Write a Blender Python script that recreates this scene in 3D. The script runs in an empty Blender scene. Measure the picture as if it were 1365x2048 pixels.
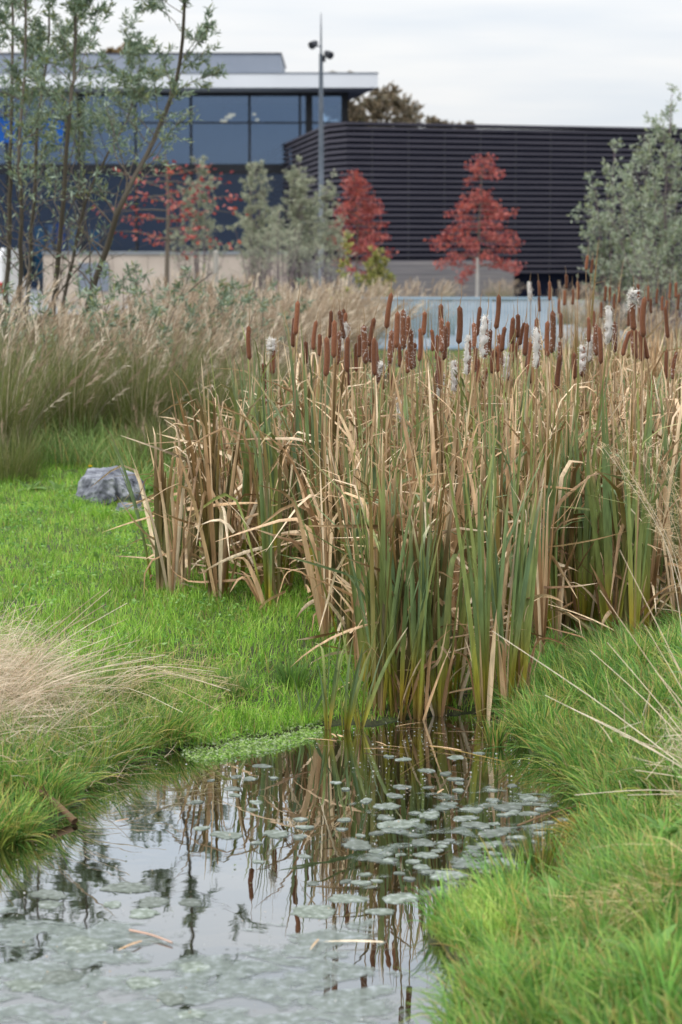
import bpy, math, random
import numpy as np
from mathutils import Vector

rng = np.random.default_rng(11)
random.seed(11)
PI = math.pi
scene = bpy.context.scene
COL = scene.collection

# ------------------------------------------------------------------ camera
F = 4834.7                      # focal length in photo pixels (85 mm, 36 mm tall frame, 2048 px)
CAM_Z = 2.06
PITCH = math.atan(534.0 / F)    # horizon at row 490 of 2048
cam_d = bpy.data.cameras.new('camera')
cam = bpy.data.objects.new('camera', cam_d)
COL.objects.link(cam)
cam.location = (0, 0, CAM_Z)
cam.rotation_euler = (PI / 2 - PITCH, 0, 0)
cam_d.sensor_fit = 'VERTICAL'
cam_d.sensor_height = 36.0
cam_d.sensor_width = 24.0
cam_d.lens = 85.0
cam_d.clip_start = 0.1
cam_d.clip_end = 3000
cam_d.dof.use_dof = True
cam_d.dof.focus_distance = 11.4
cam_d.dof.aperture_fstop = 4.3
scene.camera = cam

# ------------------------------------------------------------------ world: overcast sky
SUN_EL, SUN_AZ = math.radians(52), math.radians(235)
world = bpy.data.worlds.new('World')
scene.world = world
world.use_nodes = True
wn, wl = world.node_tree.nodes, world.node_tree.links
wn.clear()
def wnode(t, **k):
    n = wn.new(t)
    for a, b in k.items():
        setattr(n, a, b)
    return n
w_out = wnode('ShaderNodeOutputWorld')
w_bg = wnode('ShaderNodeBackground')
w_bg.inputs['Strength'].default_value = 0.1
sky = wnode('ShaderNodeTexSky', sky_type='NISHITA')
sky.sun_disc = False
sky.sun_elevation = SUN_EL
sky.sun_rotation = SUN_AZ
tc = wnode('ShaderNodeTexCoord')
sep = wnode('ShaderNodeSeparateXYZ')
wl.new(tc.outputs['Generated'], sep.inputs[0])
mx = wnode('ShaderNodeMath', operation='MAXIMUM'); mx.inputs[1].default_value = 0.0
wl.new(sep.outputs['Z'], mx.inputs[0])
ma = wnode('ShaderNodeMath', operation='MULTIPLY_ADD')      # overcast sky: 1 + 2 sin(elevation)
ma.inputs[1].default_value = 2.0; ma.inputs[2].default_value = 1.0
wl.new(mx.outputs[0], ma.inputs[0])
mp = wnode('ShaderNodeMapping'); mp.inputs['Scale'].default_value = (3.0, 3.0, 26.0)
wl.new(tc.outputs['Generated'], mp.inputs[0])
nz = wnode('ShaderNodeTexNoise'); nz.inputs['Scale'].default_value = 2.2
nz.inputs['Detail'].default_value = 6; nz.inputs['Roughness'].default_value = 0.5
wl.new(mp.outputs[0], nz.inputs['Vector'])
cr = wnode('ShaderNodeValToRGB')
cr.color_ramp.elements[0].position = 0.34; cr.color_ramp.elements[0].color = (6.5, 6.95, 7.5, 1)
cr.color_ramp.elements[1].position = 0.66; cr.color_ramp.elements[1].color = (7.85, 7.9, 7.95, 1)
wl.new(nz.outputs['Fac'], cr.inputs[0])
sc_ = wnode('ShaderNodeVectorMath', operation='SCALE')
wl.new(cr.outputs[0], sc_.inputs[0]); wl.new(ma.outputs[0], sc_.inputs['Scale'])
mixw = wnode('ShaderNodeMix', data_type='RGBA'); mixw.inputs[0].default_value = 0.94
wl.new(sky.outputs[0], mixw.inputs[6]); wl.new(sc_.outputs[0], mixw.inputs[7])
wl.new(mixw.outputs[2], w_bg.inputs['Color'])
wl.new(w_bg.outputs[0], w_out.inputs[0])

# sun behind the cloud
sun_d = bpy.data.lights.new('sun', 'SUN')
sun_d.energy = 1.5
sun_d.angle = math.radians(12)
sun_d.color = (1.0, 0.96, 0.9)
sun = bpy.data.objects.new('sun', sun_d)
COL.objects.link(sun)
sdir = Vector((math.sin(SUN_AZ) * math.cos(SUN_EL), math.cos(SUN_AZ) * math.cos(SUN_EL), math.sin(SUN_EL)))
sun.rotation_euler = (-sdir).to_track_quat('-Z', 'Y').to_euler()
sun.location = (0, 0, 30)

scene.view_settings.view_transform = 'Standard'
scene.view_settings.look = 'None'
scene.view_settings.gamma = 1.0
scene.view_settings.exposure = 0.12
scene.view_settings.use_curve_mapping = False
scene.cycles.use_denoising = True
scene.cycles.max_bounces = 8
scene.cycles.diffuse_bounces = 3
scene.cycles.glossy_bounces = 3
scene.cycles.transparent_max_bounces = 12
scene.cycles.transmission_bounces = 3

# ------------------------------------------------------------------ helpers: pixels to places
FW = np.array([0, math.cos(PITCH), -math.sin(PITCH)])
UP = np.array([0, math.sin(PITCH), math.cos(PITCH)])
RT = np.array([1.0, 0, 0])
CAM = np.array([0, 0, CAM_Z])
def ray(px, py):
    return FW * F + RT * (px - 682.5) + UP * (1024 - py)
def G0(px, py, z=0.0):
    r = ray(px, py)
    return CAM + r * ((z - CAM_Z) / r[2])
def D(px, py, y):
    r = ray(px, py)
    return CAM + r * (y / r[1])
def X(px, y):
    return D(px, 600, y)[0]

# ------------------------------------------------------------------ helpers: meshes
def lin(r, g, b):
    def f(c):
        c /= 255.0
        return c / 12.92 if c <= 0.04045 else ((c + 0.055) / 1.055) ** 2.4
    return np.array([f(r), f(g), f(b)])

def build_mesh(name, V, Q, cols=None, smooth=False):
    V = np.asarray(V, dtype=np.float32).reshape(-1, 3)
    Q = np.asarray(Q, dtype=np.int32)
    k = Q.shape[1]
    m = bpy.data.meshes.new(name)
    m.vertices.add(len(V)); m.vertices.foreach_set('co', V.ravel())
    m.loops.add(Q.size); m.loops.foreach_set('vertex_index', Q.ravel())
    m.polygons.add(len(Q))
    m.polygons.foreach_set('loop_start', np.arange(0, Q.size, k, dtype=np.int32))
    m.polygons.foreach_set('use_smooth', np.full(len(Q), bool(smooth)))
    if cols is not None:
        c4 = np.ones((len(V), 4), dtype=np.float32)
        c4[:, :3] = np.asarray(cols).reshape(-1, 3)
        a = m.color_attributes.new('Col', 'FLOAT_COLOR', 'POINT')
        a.data.foreach_set('color', c4.ravel())
    m.update(calc_edges=True)
    return m

def link(name, mesh, mat, parent=None, loc=None):
    o = bpy.data.objects.new(name, mesh)
    COL.objects.link(o)
    if mat is not None and mesh is not None and not mesh.materials:
        mesh.materials.append(mat)
    if parent is not None:
        o.parent = parent
    if loc is not None:
        o.location = loc
    return o

def tag(o, label, cat, group=None, kind=None):
    o['label'] = label
    o['category'] = cat
    if group: o['group'] = group
    if kind: o['kind'] = kind
    return o

def thing(name, label, cat, loc=(0, 0, 0), group=None, rz=0.0):
    o = bpy.data.objects.new(name, None)
    COL.objects.link(o)
    o.empty_display_size = 0.05
    o.location = loc
    o.rotation_euler = (0, 0, rz)
    return tag(o, label, cat, group)

def copy_tree(o, loc, rz, scale, label=None, group=None):
    c = o.copy(); COL.objects.link(c)
    c.location = loc; c.rotation_euler = (0, 0, rz); c.scale = (scale, scale, scale)
    if label: c['label'] = label
    if group: c['group'] = group
    for ch in o.children:
        d = ch.copy(); COL.objects.link(d); d.parent = c
    return c

class MB:
    """collects quads"""
    def __init__(s):
        s.v, s.q, s.c, s.n = [], [], [], 0
    def add(s, V, Q, C=None):
        V = np.asarray(V, float).reshape(-1, 3)
        s.v.append(V); s.q.append(np.asarray(Q, int) + s.n); s.n += len(V)
        s.c.append(np.zeros((len(V), 3)) if C is None else np.broadcast_to(np.asarray(C, float), (len(V), 3)) if np.ndim(C) == 1 else np.asarray(C, float).reshape(-1, 3))
    def box(s, a, b, C=None):
        x0, y0, z0 = a; x1, y1, z1 = b
        V = [(x0,y0,z0),(x1,y0,z0),(x1,y1,z0),(x0,y1,z0),(x0,y0,z1),(x1,y0,z1),(x1,y1,z1),(x0,y1,z1)]
        s.add(V, [(0,3,2,1),(4,5,6,7),(0,1,5,4),(1,2,6,5),(2,3,7,6),(3,0,4,7)], C)
    def obox(s, p0, p1, depth, z0, z1, C=None):
        """upright slab from p0 to p1 in plan, depth away to the left of p0->p1"""
        p0 = np.array(p0, float); p1 = np.array(p1, float)
        d = (p1 - p0) / np.linalg.norm(p1 - p0); n = np.array([-d[1], d[0]]) * depth
        P = [p0, p1, p1 + n, p0 + n]
        V = [(p[0], p[1], z0) for p in P] + [(p[0], p[1], z1) for p in P]
        s.add(V, [(0,3,2,1),(4,5,6,7),(0,1,5,4),(1,2,6,5),(2,3,7,6),(3,0,4,7)], C)
    def tube(s, P, R, n=6, C=None):
        V, Q = tube(P, R, n); s.add(V, Q, C)
    def build(s, name, mat, parent=None, loc=None, smooth=False, colors=True):
        V = np.concatenate(s.v)
        return link(name, build_mesh(name, V, np.concatenate(s.q), np.concatenate(s.c) if colors else None, smooth), mat, parent, loc)

def tube(P, R, n=6):
    P = np.asarray(P, float); R = np.broadcast_to(np.asarray(R, float), (len(P),))
    T = np.gradient(P, axis=0); T /= np.linalg.norm(T, axis=1)[:, None] + 1e-9
    ref = np.array([0.0, 0.0, 1.0]) if abs(T[:, 2]).mean() < 0.8 else np.array([1.0, 0.0, 0.0])
    A = np.cross(T, ref); A /= np.linalg.norm(A, axis=1)[:, None] + 1e-9
    B = np.cross(T, A)
    th = np.arange(n) * 2 * PI / n
    V = P[:, None, :] + R[:, None, None] * (A[:, None, :] * np.cos(th)[None, :, None] + B[:, None, :] * np.sin(th)[None, :, None])
    k = len(P)
    i = np.arange(k - 1)[:, None] * n; j = np.arange(n)[None, :]; j2 = (j + 1) % n
    Q = np.stack([i + j, i + j2, i + n + j2, i + n + j], -1).reshape(-1, 4)
    return V.reshape(-1, 3), Q

def spline(P, n):
    P = np.asarray(P, float)
    k = len(P)
    t = np.linspace(0, k - 1, n)
    i = np.clip(t.astype(int), 0, k - 2); u = (t - i)[:, None]
    g = lambda j: P[np.clip(j, 0, k - 1)]
    p0, p1, p2, p3 = g(i - 1), g(i), g(i + 1), g(i + 2)
    return 0.5 * ((2 * p1) + (-p0 + p2) * u + (2*p0 - 5*p1 + 4*p2 - p3) * u**2 + (-p0 + 3*p1 - 3*p2 + p3) * u**3)

def blade_set(base, az, h, lean, droop, width, segs=4, power=1.6, kink_t=None, kink_a=None, face=None,
              cols=None, across=2, fold=0.25, taper=2.0, twist=None, base_w=0.8):
    """N blades -> V (N, segs+1, across, 3), Q, C (N, segs+1, across, 3)
    cols: (N, K, 3) colour stops evenly spread along the blade"""
    N = len(h)
    t = np.linspace(0, 1, segs + 1)
    th = lean[:, None] + droop[:, None] * t[None, :] ** power
    if kink_t is not None:
        u = np.clip((t[None, :] - kink_t[:, None]) / 0.16, 0, 1)
        th = th + kink_a[:, None] * (u * u * (3 - 2 * u))
    dt = h[:, None] / segs
    thm = 0.5 * (th[:, 1:] + th[:, :-1])
    r = np.concatenate([np.zeros((N, 1)), np.cumsum(np.sin(thm) * dt, 1)], 1)
    z = np.concatenate([np.zeros((N, 1)), np.cumsum(np.cos(thm) * dt, 1)], 1)
    ca, sa = np.cos(az)[:, None], np.sin(az)[:, None]
    P = np.stack([base[:, 0:1] + r * ca, base[:, 1:2] + r * sa, base[:, 2:3] + z], -1)
    tang = np.stack([np.sin(th) * ca, np.sin(th) * sa, np.cos(th)], -1)
    if face is None:
        face = rng.uniform(0, 0.9, N) * np.where(rng.random(N) < .5, 1, -1)
    tw = face[:, None] + (0 if twist is None else twist[:, None] * t[None, :])
    side0 = np.stack([-sa + 0 * th, ca + 0 * th, 0 * th], -1)
    up0 = np.cross(side0, tang)
    side = side0 * np.cos(tw)[..., None] + up0 * np.sin(tw)[..., None]
    nrm = np.cross(tang, side)
    prof = (base_w + (1 - base_w) * np.clip(t / 0.25, 0, 1)) * (1 - t ** taper * 0.94)
    w = width[:, None] * prof[None, :] * 0.5
    if across == 2:
        V = np.stack([P - side * w[..., None], P + side * w[..., None]], 2)
    else:
        V = np.stack([P - side * w[..., None], P + nrm * (w * fold)[..., None], P + side * w[..., None]], 2)
    C = None
    if cols is not None:
        K = cols.shape[1]
        s = t * (K - 1); i = np.clip(s.astype(int), 0, K - 2); u = (s - i)[None, :, None]
        C = cols[:, i] * (1 - u) + cols[:, i + 1] * u
        C = np.repeat(C[:, :, None, :], across, 2)
    per = (segs + 1) * across
    a = np.arange(segs)[:, None] * across + np.arange(across - 1)[None, :]
    q1 = np.stack([a, a + 1, a + across + 1, a + across], -1).reshape(-1, 4)
    Q = (q1[None] + (np.arange(N) * per)[:, None, None]).reshape(-1, 4)
    return V, Q, C, q1

# ------------------------------------------------------------------ materials
def new_mat(name):
    m = bpy.data.materials.new(name)
    m.use_nodes = True
    n, l = m.node_tree.nodes, m.node_tree.links
    n.clear()
    out = n.new('ShaderNodeOutputMaterial')
    return m, n, l, out

def leaf_mat(name, rough=0.55, trans=0.3, noise=0.25, scale=40.0, spec=0.3, tint=(1, 1, 1), streak=None):
    m, n, l, out = new_mat(name)
    at = n.new('ShaderNodeAttribute'); at.attribute_name = 'Col'
    t = n.new('ShaderNodeTexCoord')
    nz = n.new('ShaderNodeTexNoise'); nz.inputs['Scale'].default_value = scale; nz.inputs['Detail'].default_value = 3
    if streak:
        mpn = n.new('ShaderNodeMapping'); mpn.inputs['Scale'].default_value = streak
        l.new(t.outputs['Object'], mpn.inputs[0]); l.new(mpn.outputs[0], nz.inputs['Vector'])
    else:
        l.new(t.outputs['Object'], nz.inputs['Vector'])
    mr = n.new('ShaderNodeMapRange'); mr.inputs[1].default_value = 0.3; mr.inputs[2].default_value = 0.7
    mr.inputs[3].default_value = 1 - noise; mr.inputs[4].default_value = 1 + noise
    l.new(nz.outputs['Fac'], mr.inputs[0])
    sc = n.new('ShaderNodeVectorMath'); sc.operation = 'SCALE'
    l.new(at.outputs['Color'], sc.inputs[0]); l.new(mr.outputs[0], sc.inputs['Scale'])
    p = n.new('ShaderNodeBsdfPrincipled')
    p.inputs['Roughness'].default_value = rough
    p.inputs['Specular IOR Level'].default_value = spec
    l.new(sc.outputs[0], p.inputs['Base Color'])
    tr = n.new('ShaderNodeBsdfTranslucent')
    l.new(sc.outputs[0], tr.inputs['Color'])
    mix = n.new('ShaderNodeMixShader'); mix.inputs[0].default_value = trans
    l.new(p.outputs[0], mix.inputs[1]); l.new(tr.outputs[0], mix.inputs[2])
    l.new(mix.outputs[0], out.inputs[0])
    return m

def solid_mat(name, c0, c1=None, scale=8.0, rough=0.7, bump=0.0, metallic=0.0, spec=0.4, stretch=None, coord='Object', detail=5):
    m, n, l, out = new_mat(name)
    p = n.new('ShaderNodeBsdfPrincipled')
    p.inputs['Roughness'].default_value = rough
    p.inputs['Metallic'].default_value = metallic
    p.inputs['Specular IOR Level'].default_value = spec
    c1 = c0 if c1 is None else c1
    t = n.new('ShaderNodeTexCoord')
    nz = n.new('ShaderNodeTexNoise'); nz.inputs['Scale'].default_value = scale; nz.inputs['Detail'].default_value = detail
    if stretch:
        mpn = n.new('ShaderNodeMapping'); mpn.inputs['Scale'].default_value = stretch
        l.new(t.outputs[coord], mpn.inputs[0]); l.new(mpn.outputs[0], nz.inputs['Vector'])
    else:
        l.new(t.outputs[coord], nz.inputs['Vector'])
    r = n.new('ShaderNodeValToRGB')
    r.color_ramp.elements[0].position = 0.3; r.color_ramp.elements[0].color = (*c0, 1)
    r.color_ramp.elements[1].position = 0.7; r.color_ramp.elements[1].color = (*c1, 1)
    l.new(nz.outputs['Fac'], r.inputs[0]); l.new(r.outputs[0], p.inputs['Base Color'])
    if bump:
        b = n.new('ShaderNodeBump'); b.inputs['Strength'].default_value = bump; b.inputs['Distance'].default_value = 0.02
        l.new(nz.outputs['Fac'], b.inputs['Height']); l.new(b.outputs[0], p.inputs['Normal'])
    l.new(p.outputs[0], out.inputs[0])
    return m

M = {}
M['leaf'] = leaf_mat('reed_leaf', 0.45, 0.12, 0.25, 1.0, 0.35, streak=(60, 60, 9))
M['grass'] = leaf_mat('grass_blade', 0.5, 0.4, 0.15, 6.0, 0.3)
M['tree_leaf'] = leaf_mat('tree_leaf', 0.5, 0.3, 0.2, 3.0, 0.35)
M['dry'] = leaf_mat('dry_straw', 0.7, 0.3, 0.2, 20.0, 0.2)
M['bark'] = leaf_mat('bark', 0.85, 0.0, 0.35, 30.0, 0.2, streak=(40, 40, 8))

# =================================================================== TERRAIN
SHORE_PX = [(-160, 1720), (0, 1672), (130, 1640), (185, 1575), (250, 1535), (345, 1500), (420, 1495), (520, 1480), (600, 1462),
            (660, 1450), (740, 1448), (850, 1432), (960, 1424), (1010, 1452), (1050, 1500), (1110, 1530), (1165, 1570), (1185, 1650),
            (1150, 1740), (1080, 1790), (920, 1815), (840, 1868), (905, 1915), (1000, 1950), (985, 1985), (900, 2040), (850, 2200), (820, 2500)]
SHORE = np.array([G0(*p)[:2] for p in SHORE_PX] + [(0.1, 3.0), (-0.6, 2.2), (-2.6, 2.6), (-3.0, 5.5), (-2.0, 7.6)])
def poly_sd(x, y, P):
    """signed distance to polygon, positive outside"""
    x = np.asarray(x, float); y = np.asarray(y, float)
    d2 = np.full(x.shape, 1e9); inside = np.zeros(x.shape, bool)
    n = len(P)
    for i in range(n):
        ax, ay = P[i]; bx, by = P[(i + 1) % n]
        ex, ey = bx - ax, by - ay
        tt = np.clip(((x - ax) * ex + (y - ay) * ey) / (ex * ex + ey * ey), 0, 1)
        d2 = np.minimum(d2, (x - ax - tt * ex) ** 2 + (y - ay - tt * ey) ** 2)
        c = ((ay > y) != (by > y))
        with np.errstate(divide='ignore', invalid='ignore'):
            xi = (bx - ax) * (y - ay) / (by - ay) + ax
        inside ^= c & (x < xi)
    d = np.sqrt(d2)
    return np.where(inside, -d, d)
def ss(a, b, v):
    u = np.clip((v - a) / (b - a), 0, 1); return u * u * (3 - 2 * u)
def wob(x, y):
    return (np.sin(x * 5.1 + y * 3.3) * np.sin(y * 4.3 - x * 2.1) + 0.6 * np.sin(x * 11.7 - y * 6.1 + 1.3) * np.sin(y * 9.1 + 0.7))
def H(x, y):
    x = np.asarray(x, float); y = np.asarray(y, float)
    sd = poly_sd(x, y, SHORE) + 0.025 * wob(x * 2.2, y * 2.2)
    near = np.clip(1 - (y - 20) / 30, 0.15, 1)
    out = 0.012 + 0.045 * ss(0, 0.45, sd) + 0.012 * wob(x, y) * ss(0.05, 0.4, sd) * near
    right = ss(0.05, 1.1, x - 0.25) * ss(12.5, 9.0, y)
    out = out + 0.20 * right * ss(0.0, 0.7, sd)
    left = ss(0.05, 0.8, -x - 0.55) * ss(11.5, 9.8, y)
    out = out + 0.07 * left * ss(0.0, 0.4, sd)
    out = out + 0.11 * ss(0.25, 1.3, sd) * ss(0.45, -0.25, x) * ss(26, 20, y)
    bank = ss(17.5, 21.0, y) * ss(-0.6, -1.8, x) * ss(60, 30, y)
    out = out + 0.12 * bank
    inn = -0.02 - 0.35 * ss(0, 0.8, -sd)
    return np.where(sd > 0, out, inn)
def GP(px, py):
    z = 0.0
    for _ in range(6):
        p = G0(px, py, z); z = max(0.0, float(H(p[0], p[1])))
    p[2] = z
    return p

def lines(segs_):
    o = []
    for a, b, n in segs_:
        o.append(np.linspace(a, b, n, endpoint=False))
    return np.concatenate(o + [np.array([segs_[-1][1]])])
gx = lines([(-900, -60, 8), (-60, -8, 12), (-8, -3, 16), (-3, 3, 130), (3, 8, 16), (8, 60, 12), (60, 900, 8)])
gy = lines([(-300, -4, 6), (-4, 4, 20), (4, 14, 210), (14, 26, 70), (26, 60, 24), (60, 140, 14), (140, 1500, 12)])
XX, YY = np.meshgrid(gx, gy)
ZZ = H(XX, YY)
nx_, ny_ = len(gx), len(gy)
I = np.arange(ny_ - 1)[:, None] * nx_ + np.arange(nx_ - 1)[None, :]
Qg = np.stack([I, I + 1, I + nx_ + 1, I + nx_], -1).reshape(-1, 4)

def ground_mat():
    m, n, l, out = new_mat('ground_soil')
    t = n.new('ShaderNodeTexCoord')
    nz = n.new('ShaderNodeTexNoise'); nz.inputs['Scale'].default_value = 3.0; nz.inputs['Detail'].default_value = 8
    n2 = n.new('ShaderNodeTexNoise'); n2.inputs['Scale'].default_value = 60.0; n2.inputs['Detail'].default_value = 4
    l.new(t.outputs['Object'], nz.inputs['Vector']); l.new(t.outputs['Object'], n2.inputs['Vector'])
    r = n.new('ShaderNodeValToRGB')
    e = r.color_ramp.elements
    e[0].position = 0.3; e[0].color = (0.035, 0.03, 0.012, 1)
    e[1].position = 0.7; e[1].color = (0.05, 0.075, 0.014, 1)
    r2 = n.new('ShaderNodeValToRGB')
    r2.color_ramp.elements[0].position = 0.3; r2.color_ramp.elements[0].color = (0.5, 0.5, 0.5, 1)
    r2.color_ramp.elements[1].position = 0.7; r2.color_ramp.elements[1].color = (1.4, 1.4, 1.4, 1)
    l.new(nz.outputs['Fac'], r.inputs[0]); l.new(n2.outputs['Fac'], r2.inputs[0])
    mm = n.new('ShaderNodeMix'); mm.data_type = 'RGBA'; mm.blend_type = 'MULTIPLY'; mm.inputs[0].default_value = 1
    l.new(r.outputs[0], mm.inputs[6]); l.new(r2.outputs[0], mm.inputs[7])
    p = n.new('ShaderNodeBsdfPrincipled'); p.inputs['Roughness'].default_value = 0.9
    b = n.new('ShaderNodeBump'); b.inputs['Strength'].default_value = 0.6; b.inputs['Distance'].default_value = 0.02
    l.new(n2.outputs['Fac'], b.inputs['Height']); l.new(b.outputs[0], p.inputs['Normal'])
    l.new(mm.outputs[2], p.inputs['Base Color']); l.new(p.outputs[0], out.inputs[0])
    return m
g = link('ground', build_mesh('ground', np.stack([XX, YY, ZZ], -1), Qg, smooth=True), ground_mat())
g['kind'] = 'structure'

# ------------------------------------------------------------------ pond water
def water_mat():
    m, n, l, out = new_mat('pond_water')
    t = n.new('ShaderNodeTexCoord')
    nz = n.new('ShaderNodeTexNoise'); nz.inputs['Scale'].default_value = 5.0; nz.inputs['Detail'].default_value = 2
    l.new(t.outputs['Object'], nz.inputs['Vector'])
    b = n.new('ShaderNodeBump'); b.inputs['Strength'].default_value = 0.02; b.inputs['Distance'].default_value = 0.02
    l.new(nz.outputs['Fac'], b.inputs['Height'])
    n2 = n.new('ShaderNodeTexNoise'); n2.inputs['Scale'].default_value = 1.3; n2.inputs['Detail'].default_value = 4
    l.new(t.outputs['Object'], n2.inputs['Vector'])
    r = n.new('ShaderNodeValToRGB')
    r.color_ramp.elements[0].position = 0.35; r.color_ramp.elements[0].color = (0.007, 0.0065, 0.003, 1)
    r.color_ramp.elements[1].position = 0.7; r.color_ramp.elements[1].color = (0.016, 0.013, 0.006, 1)
    l.new(n2.outputs['Fac'], r.inputs[0])
    df = n.new('ShaderNodeBsdfDiffuse'); l.new(r.outputs[0], df.inputs['Color'])
    gl = n.new('ShaderNodeBsdfGlossy'); gl.inputs['Roughness'].default_value = 0.015
    gl.inputs['Color'].default_value = (0.93, 0.97, 1.0, 1)
    l.new(b.outputs[0], gl.inputs['Normal'])
    fr = n.new('ShaderNodeFresnel'); fr.inputs['IOR'].default_value = 1.33
    mu = n.new('ShaderNodeMath'); mu.operation = 'MULTIPLY'; mu.inputs[1].default_value = 2.4; mu.use_clamp = True
    l.new(fr.outputs[0], mu.inputs[0])
    mix = n.new('ShaderNodeMixShader')
    l.new(mu.outputs[0], mix.inputs[0]); l.new(df.outputs[0], mix.inputs[1]); l.new(gl.outputs[0], mix.inputs[2])
    l.new(mix.outputs[0], out.inputs[0])
    return m
wx = np.linspace(-3.4, 2.0, 12); wy = np.linspace(1.8, 12.0, 24)
WX, WY = np.meshgrid(wx, wy)
Iw = np.arange(23)[:, None] * 12 + np.arange(11)[None, :]
w = link('pond_water', build_mesh('pond_water', np.stack([WX, WY, WX * 0], -1), np.stack([Iw, Iw + 1, Iw + 13, Iw + 12], -1).reshape(-1, 4)), water_mat())
w['kind'] = 'structure'

# ------------------------------------------------------------------ plaza behind the railing
M['concrete'] = solid_mat('plaza_concrete', (0.19, 0.205, 0.22), (0.25, 0.265, 0.28), 1.2, 0.85, 0.1)
mb = MB(); mb.box((-3.0, 46.6, -0.3), (60, 86.5, 0.105))
o = mb.build('plaza', M['concrete'], colors=False); o['kind'] = 'structure'
mb = MB(); mb.box((-60, 70.0, -0.3), (-3.004, 108.0, 0.075))
o = mb.build('pavement', M['concrete'], colors=False); o['kind'] = 'structure'

# =================================================================== BUILDINGS
M['slat'] = solid_mat('slat_timber', (0.040, 0.038, 0.056), (0.066, 0.060, 0.080), 0.9, 0.75, 0.0, stretch=(0.6, 0.6, 6))
M['dark_wall'] = solid_mat('dark_backing', (0.008, 0.011, 0.026), (0.012, 0.015, 0.032), 1.0, 0.9, spec=0.1)  # navy lifted in the colour to stand in for distance haze
M['plinth'] = solid_mat('plinth_board', (0.16, 0.15, 0.16), (0.23, 0.21, 0.21), 1.0, 0.8, 0.05, stretch=(0.5, 0.5, 9))
M['white_panel'] = solid_mat('white_fascia', (0.66, 0.68, 0.72), (0.72, 0.74, 0.78), 0.4, 0.5)
M['grey_panel'] = solid_mat('grey_panel', (0.17, 0.195, 0.24), (0.21, 0.235, 0.28), 0.5, 0.6)
M['soffit'] = solid_mat('soffit_panel', (0.42, 0.45, 0.50), (0.48, 0.5, 0.55), 0.5, 0.6)
M['frame'] = solid_mat('window_frame', (0.012, 0.014, 0.02), (0.02, 0.022, 0.03), 2, 0.5)
M['interior'] = solid_mat('interior_wall', (0.10, 0.13, 0.18), (0.26, 0.29, 0.34), 0.35, 0.8)
M['wall'] = solid_mat('beige_wall', (0.42, 0.35, 0.29), (0.52, 0.44, 0.37), 1.2, 0.85, 0.1)

# dark slatted pavilion
dk = thing('slatted_building', 'long low pavilion clad in dark horizontal timber slats', 'building', (0, 88, 0.0))
def rel(x, y): return (x, y - 88.0)
P0 = rel(X(1560, 94.2), 94.2); P1 = rel(X(694, 88.0), 88.0); P2 = rel(X(655, 89.6), 89.6); P3 = rel(X(520, 121.0), 121.0)
mb = MB()
ZT = 6.36
path = [P3, P2, P1, P0]
inset = 0.42
def offset_path(path, dlt):
    P = np.array(path, float); o = []
    for i in range(len(P)):
        ns = []
        if i > 0:
            d = P[i] - P[i-1]; d /= np.linalg.norm(d); ns.append(np.array([d[1], -d[0]]))
        if i < len(P) - 1:
            d = P[i+1] - P[i]; d /= np.linalg.norm(d); ns.append(np.array([d[1], -d[0]]))
        nn = sum(ns); nn /= np.linalg.norm(nn)
        o.append(P[i] + nn * dlt / max(0.3, nn @ ns[0]))
    return np.array(o)
outer = offset_path(path, 0.0); inner = offset_path(path, -inset); back = offset_path(path, -1.6)
def strip(pa, pb, z0, z1):
    """closed bent bar between plan polylines pa (front) and pb (back)"""
    n = len(pa)
    V = [(p[0], p[1], z0) for p in pa] + [(p[0], p[1], z0) for p in pb] + [(p[0], p[1], z1) for p in pa] + [(p[0], p[1], z1) for p in pb]
    Q = []
    for i in range(n - 1):
        Q += [(i, i+1, 2*n+i+1, 2*n+i), (n+i+1, n+i, 3*n+i, 3*n+i+1), (2*n+i, 2*n+i+1, 3*n+i+1, 3*n+i), (i+1, i, n+i, n+i+1)]
    Q += [(0, 2*n, 3*n, n), (n-1, 2*n-1, 4*n-1, 3*n-1)]
    return V, Q
mb.add(*strip(inner, back, 0.0, ZT - 0.1)); mb.build('backing_wall', M['dark_wall'], dk, colors=False)
nsl = 26; z0s, dzs = 1.02, 0.207
for i in range(nsl):
    z = z0s + i * dzs
    mb = MB(); mb.add(*strip(outer, offset_path(path, -0.085), z, z + 0.100))
    mb.build('slat', M['slat'], dk, colors=False)
# thin vertical joint battens
for k in range(12):
    u = (k + 0.7) / 12.6
    p = np.array(P1) * (1 - u) + np.array(P0) * u
    d = np.array(P0) - np.array(P1); d /= np.linalg.norm(d)
    mb = MB(); nrm = np.array([-d[1], d[0]])
    q = p + nrm * 0.088
    mb.obox(q, q + d * 0.05, 0.06, 1.0, ZT - 0.12); mb.build('batten', M['frame'], dk, colors=False)
mb = MB(); mb.add(*strip(offset_path(path, 0.04), offset_path(path, -1.4), ZT + 0.02, ZT + 0.10))
mb.build('roof_coping', M['slat'], dk, colors=False)
mb = MB()
Vr = [(p[0], p[1], ZT + 0.03) for p in (inner[0], inner[1], inner[2], inner[3])]
mb.add([(inner[1][0], inner[1][1], ZT), (inner[3][0], inner[3][1], ZT), (inner[3][0] - 8, inner[3][1] + 30, ZT), (inner[0][0], inner[0][1], ZT)], [(0, 1, 2, 3)])
mb.build('roof', M['dark_wall'], dk, colors=False)
# timber plinth, board by board
pl = [np.array(rel(X(600, 86.9), 86.9)), np.array(rel(X(1028, 89.4), 89.4))]
for i in range(9):
    mb = MB(); z = 0.0 + i * 0.165
    mb.obox(pl[0] + np.array([0, 0.01 * (i % 2)]), pl[1] + np.array([0, 0.01 * (i % 2)]), 0.5, z, z + 0.158)
    mb.build('board', M['plinth'], dk, colors=False)

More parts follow.
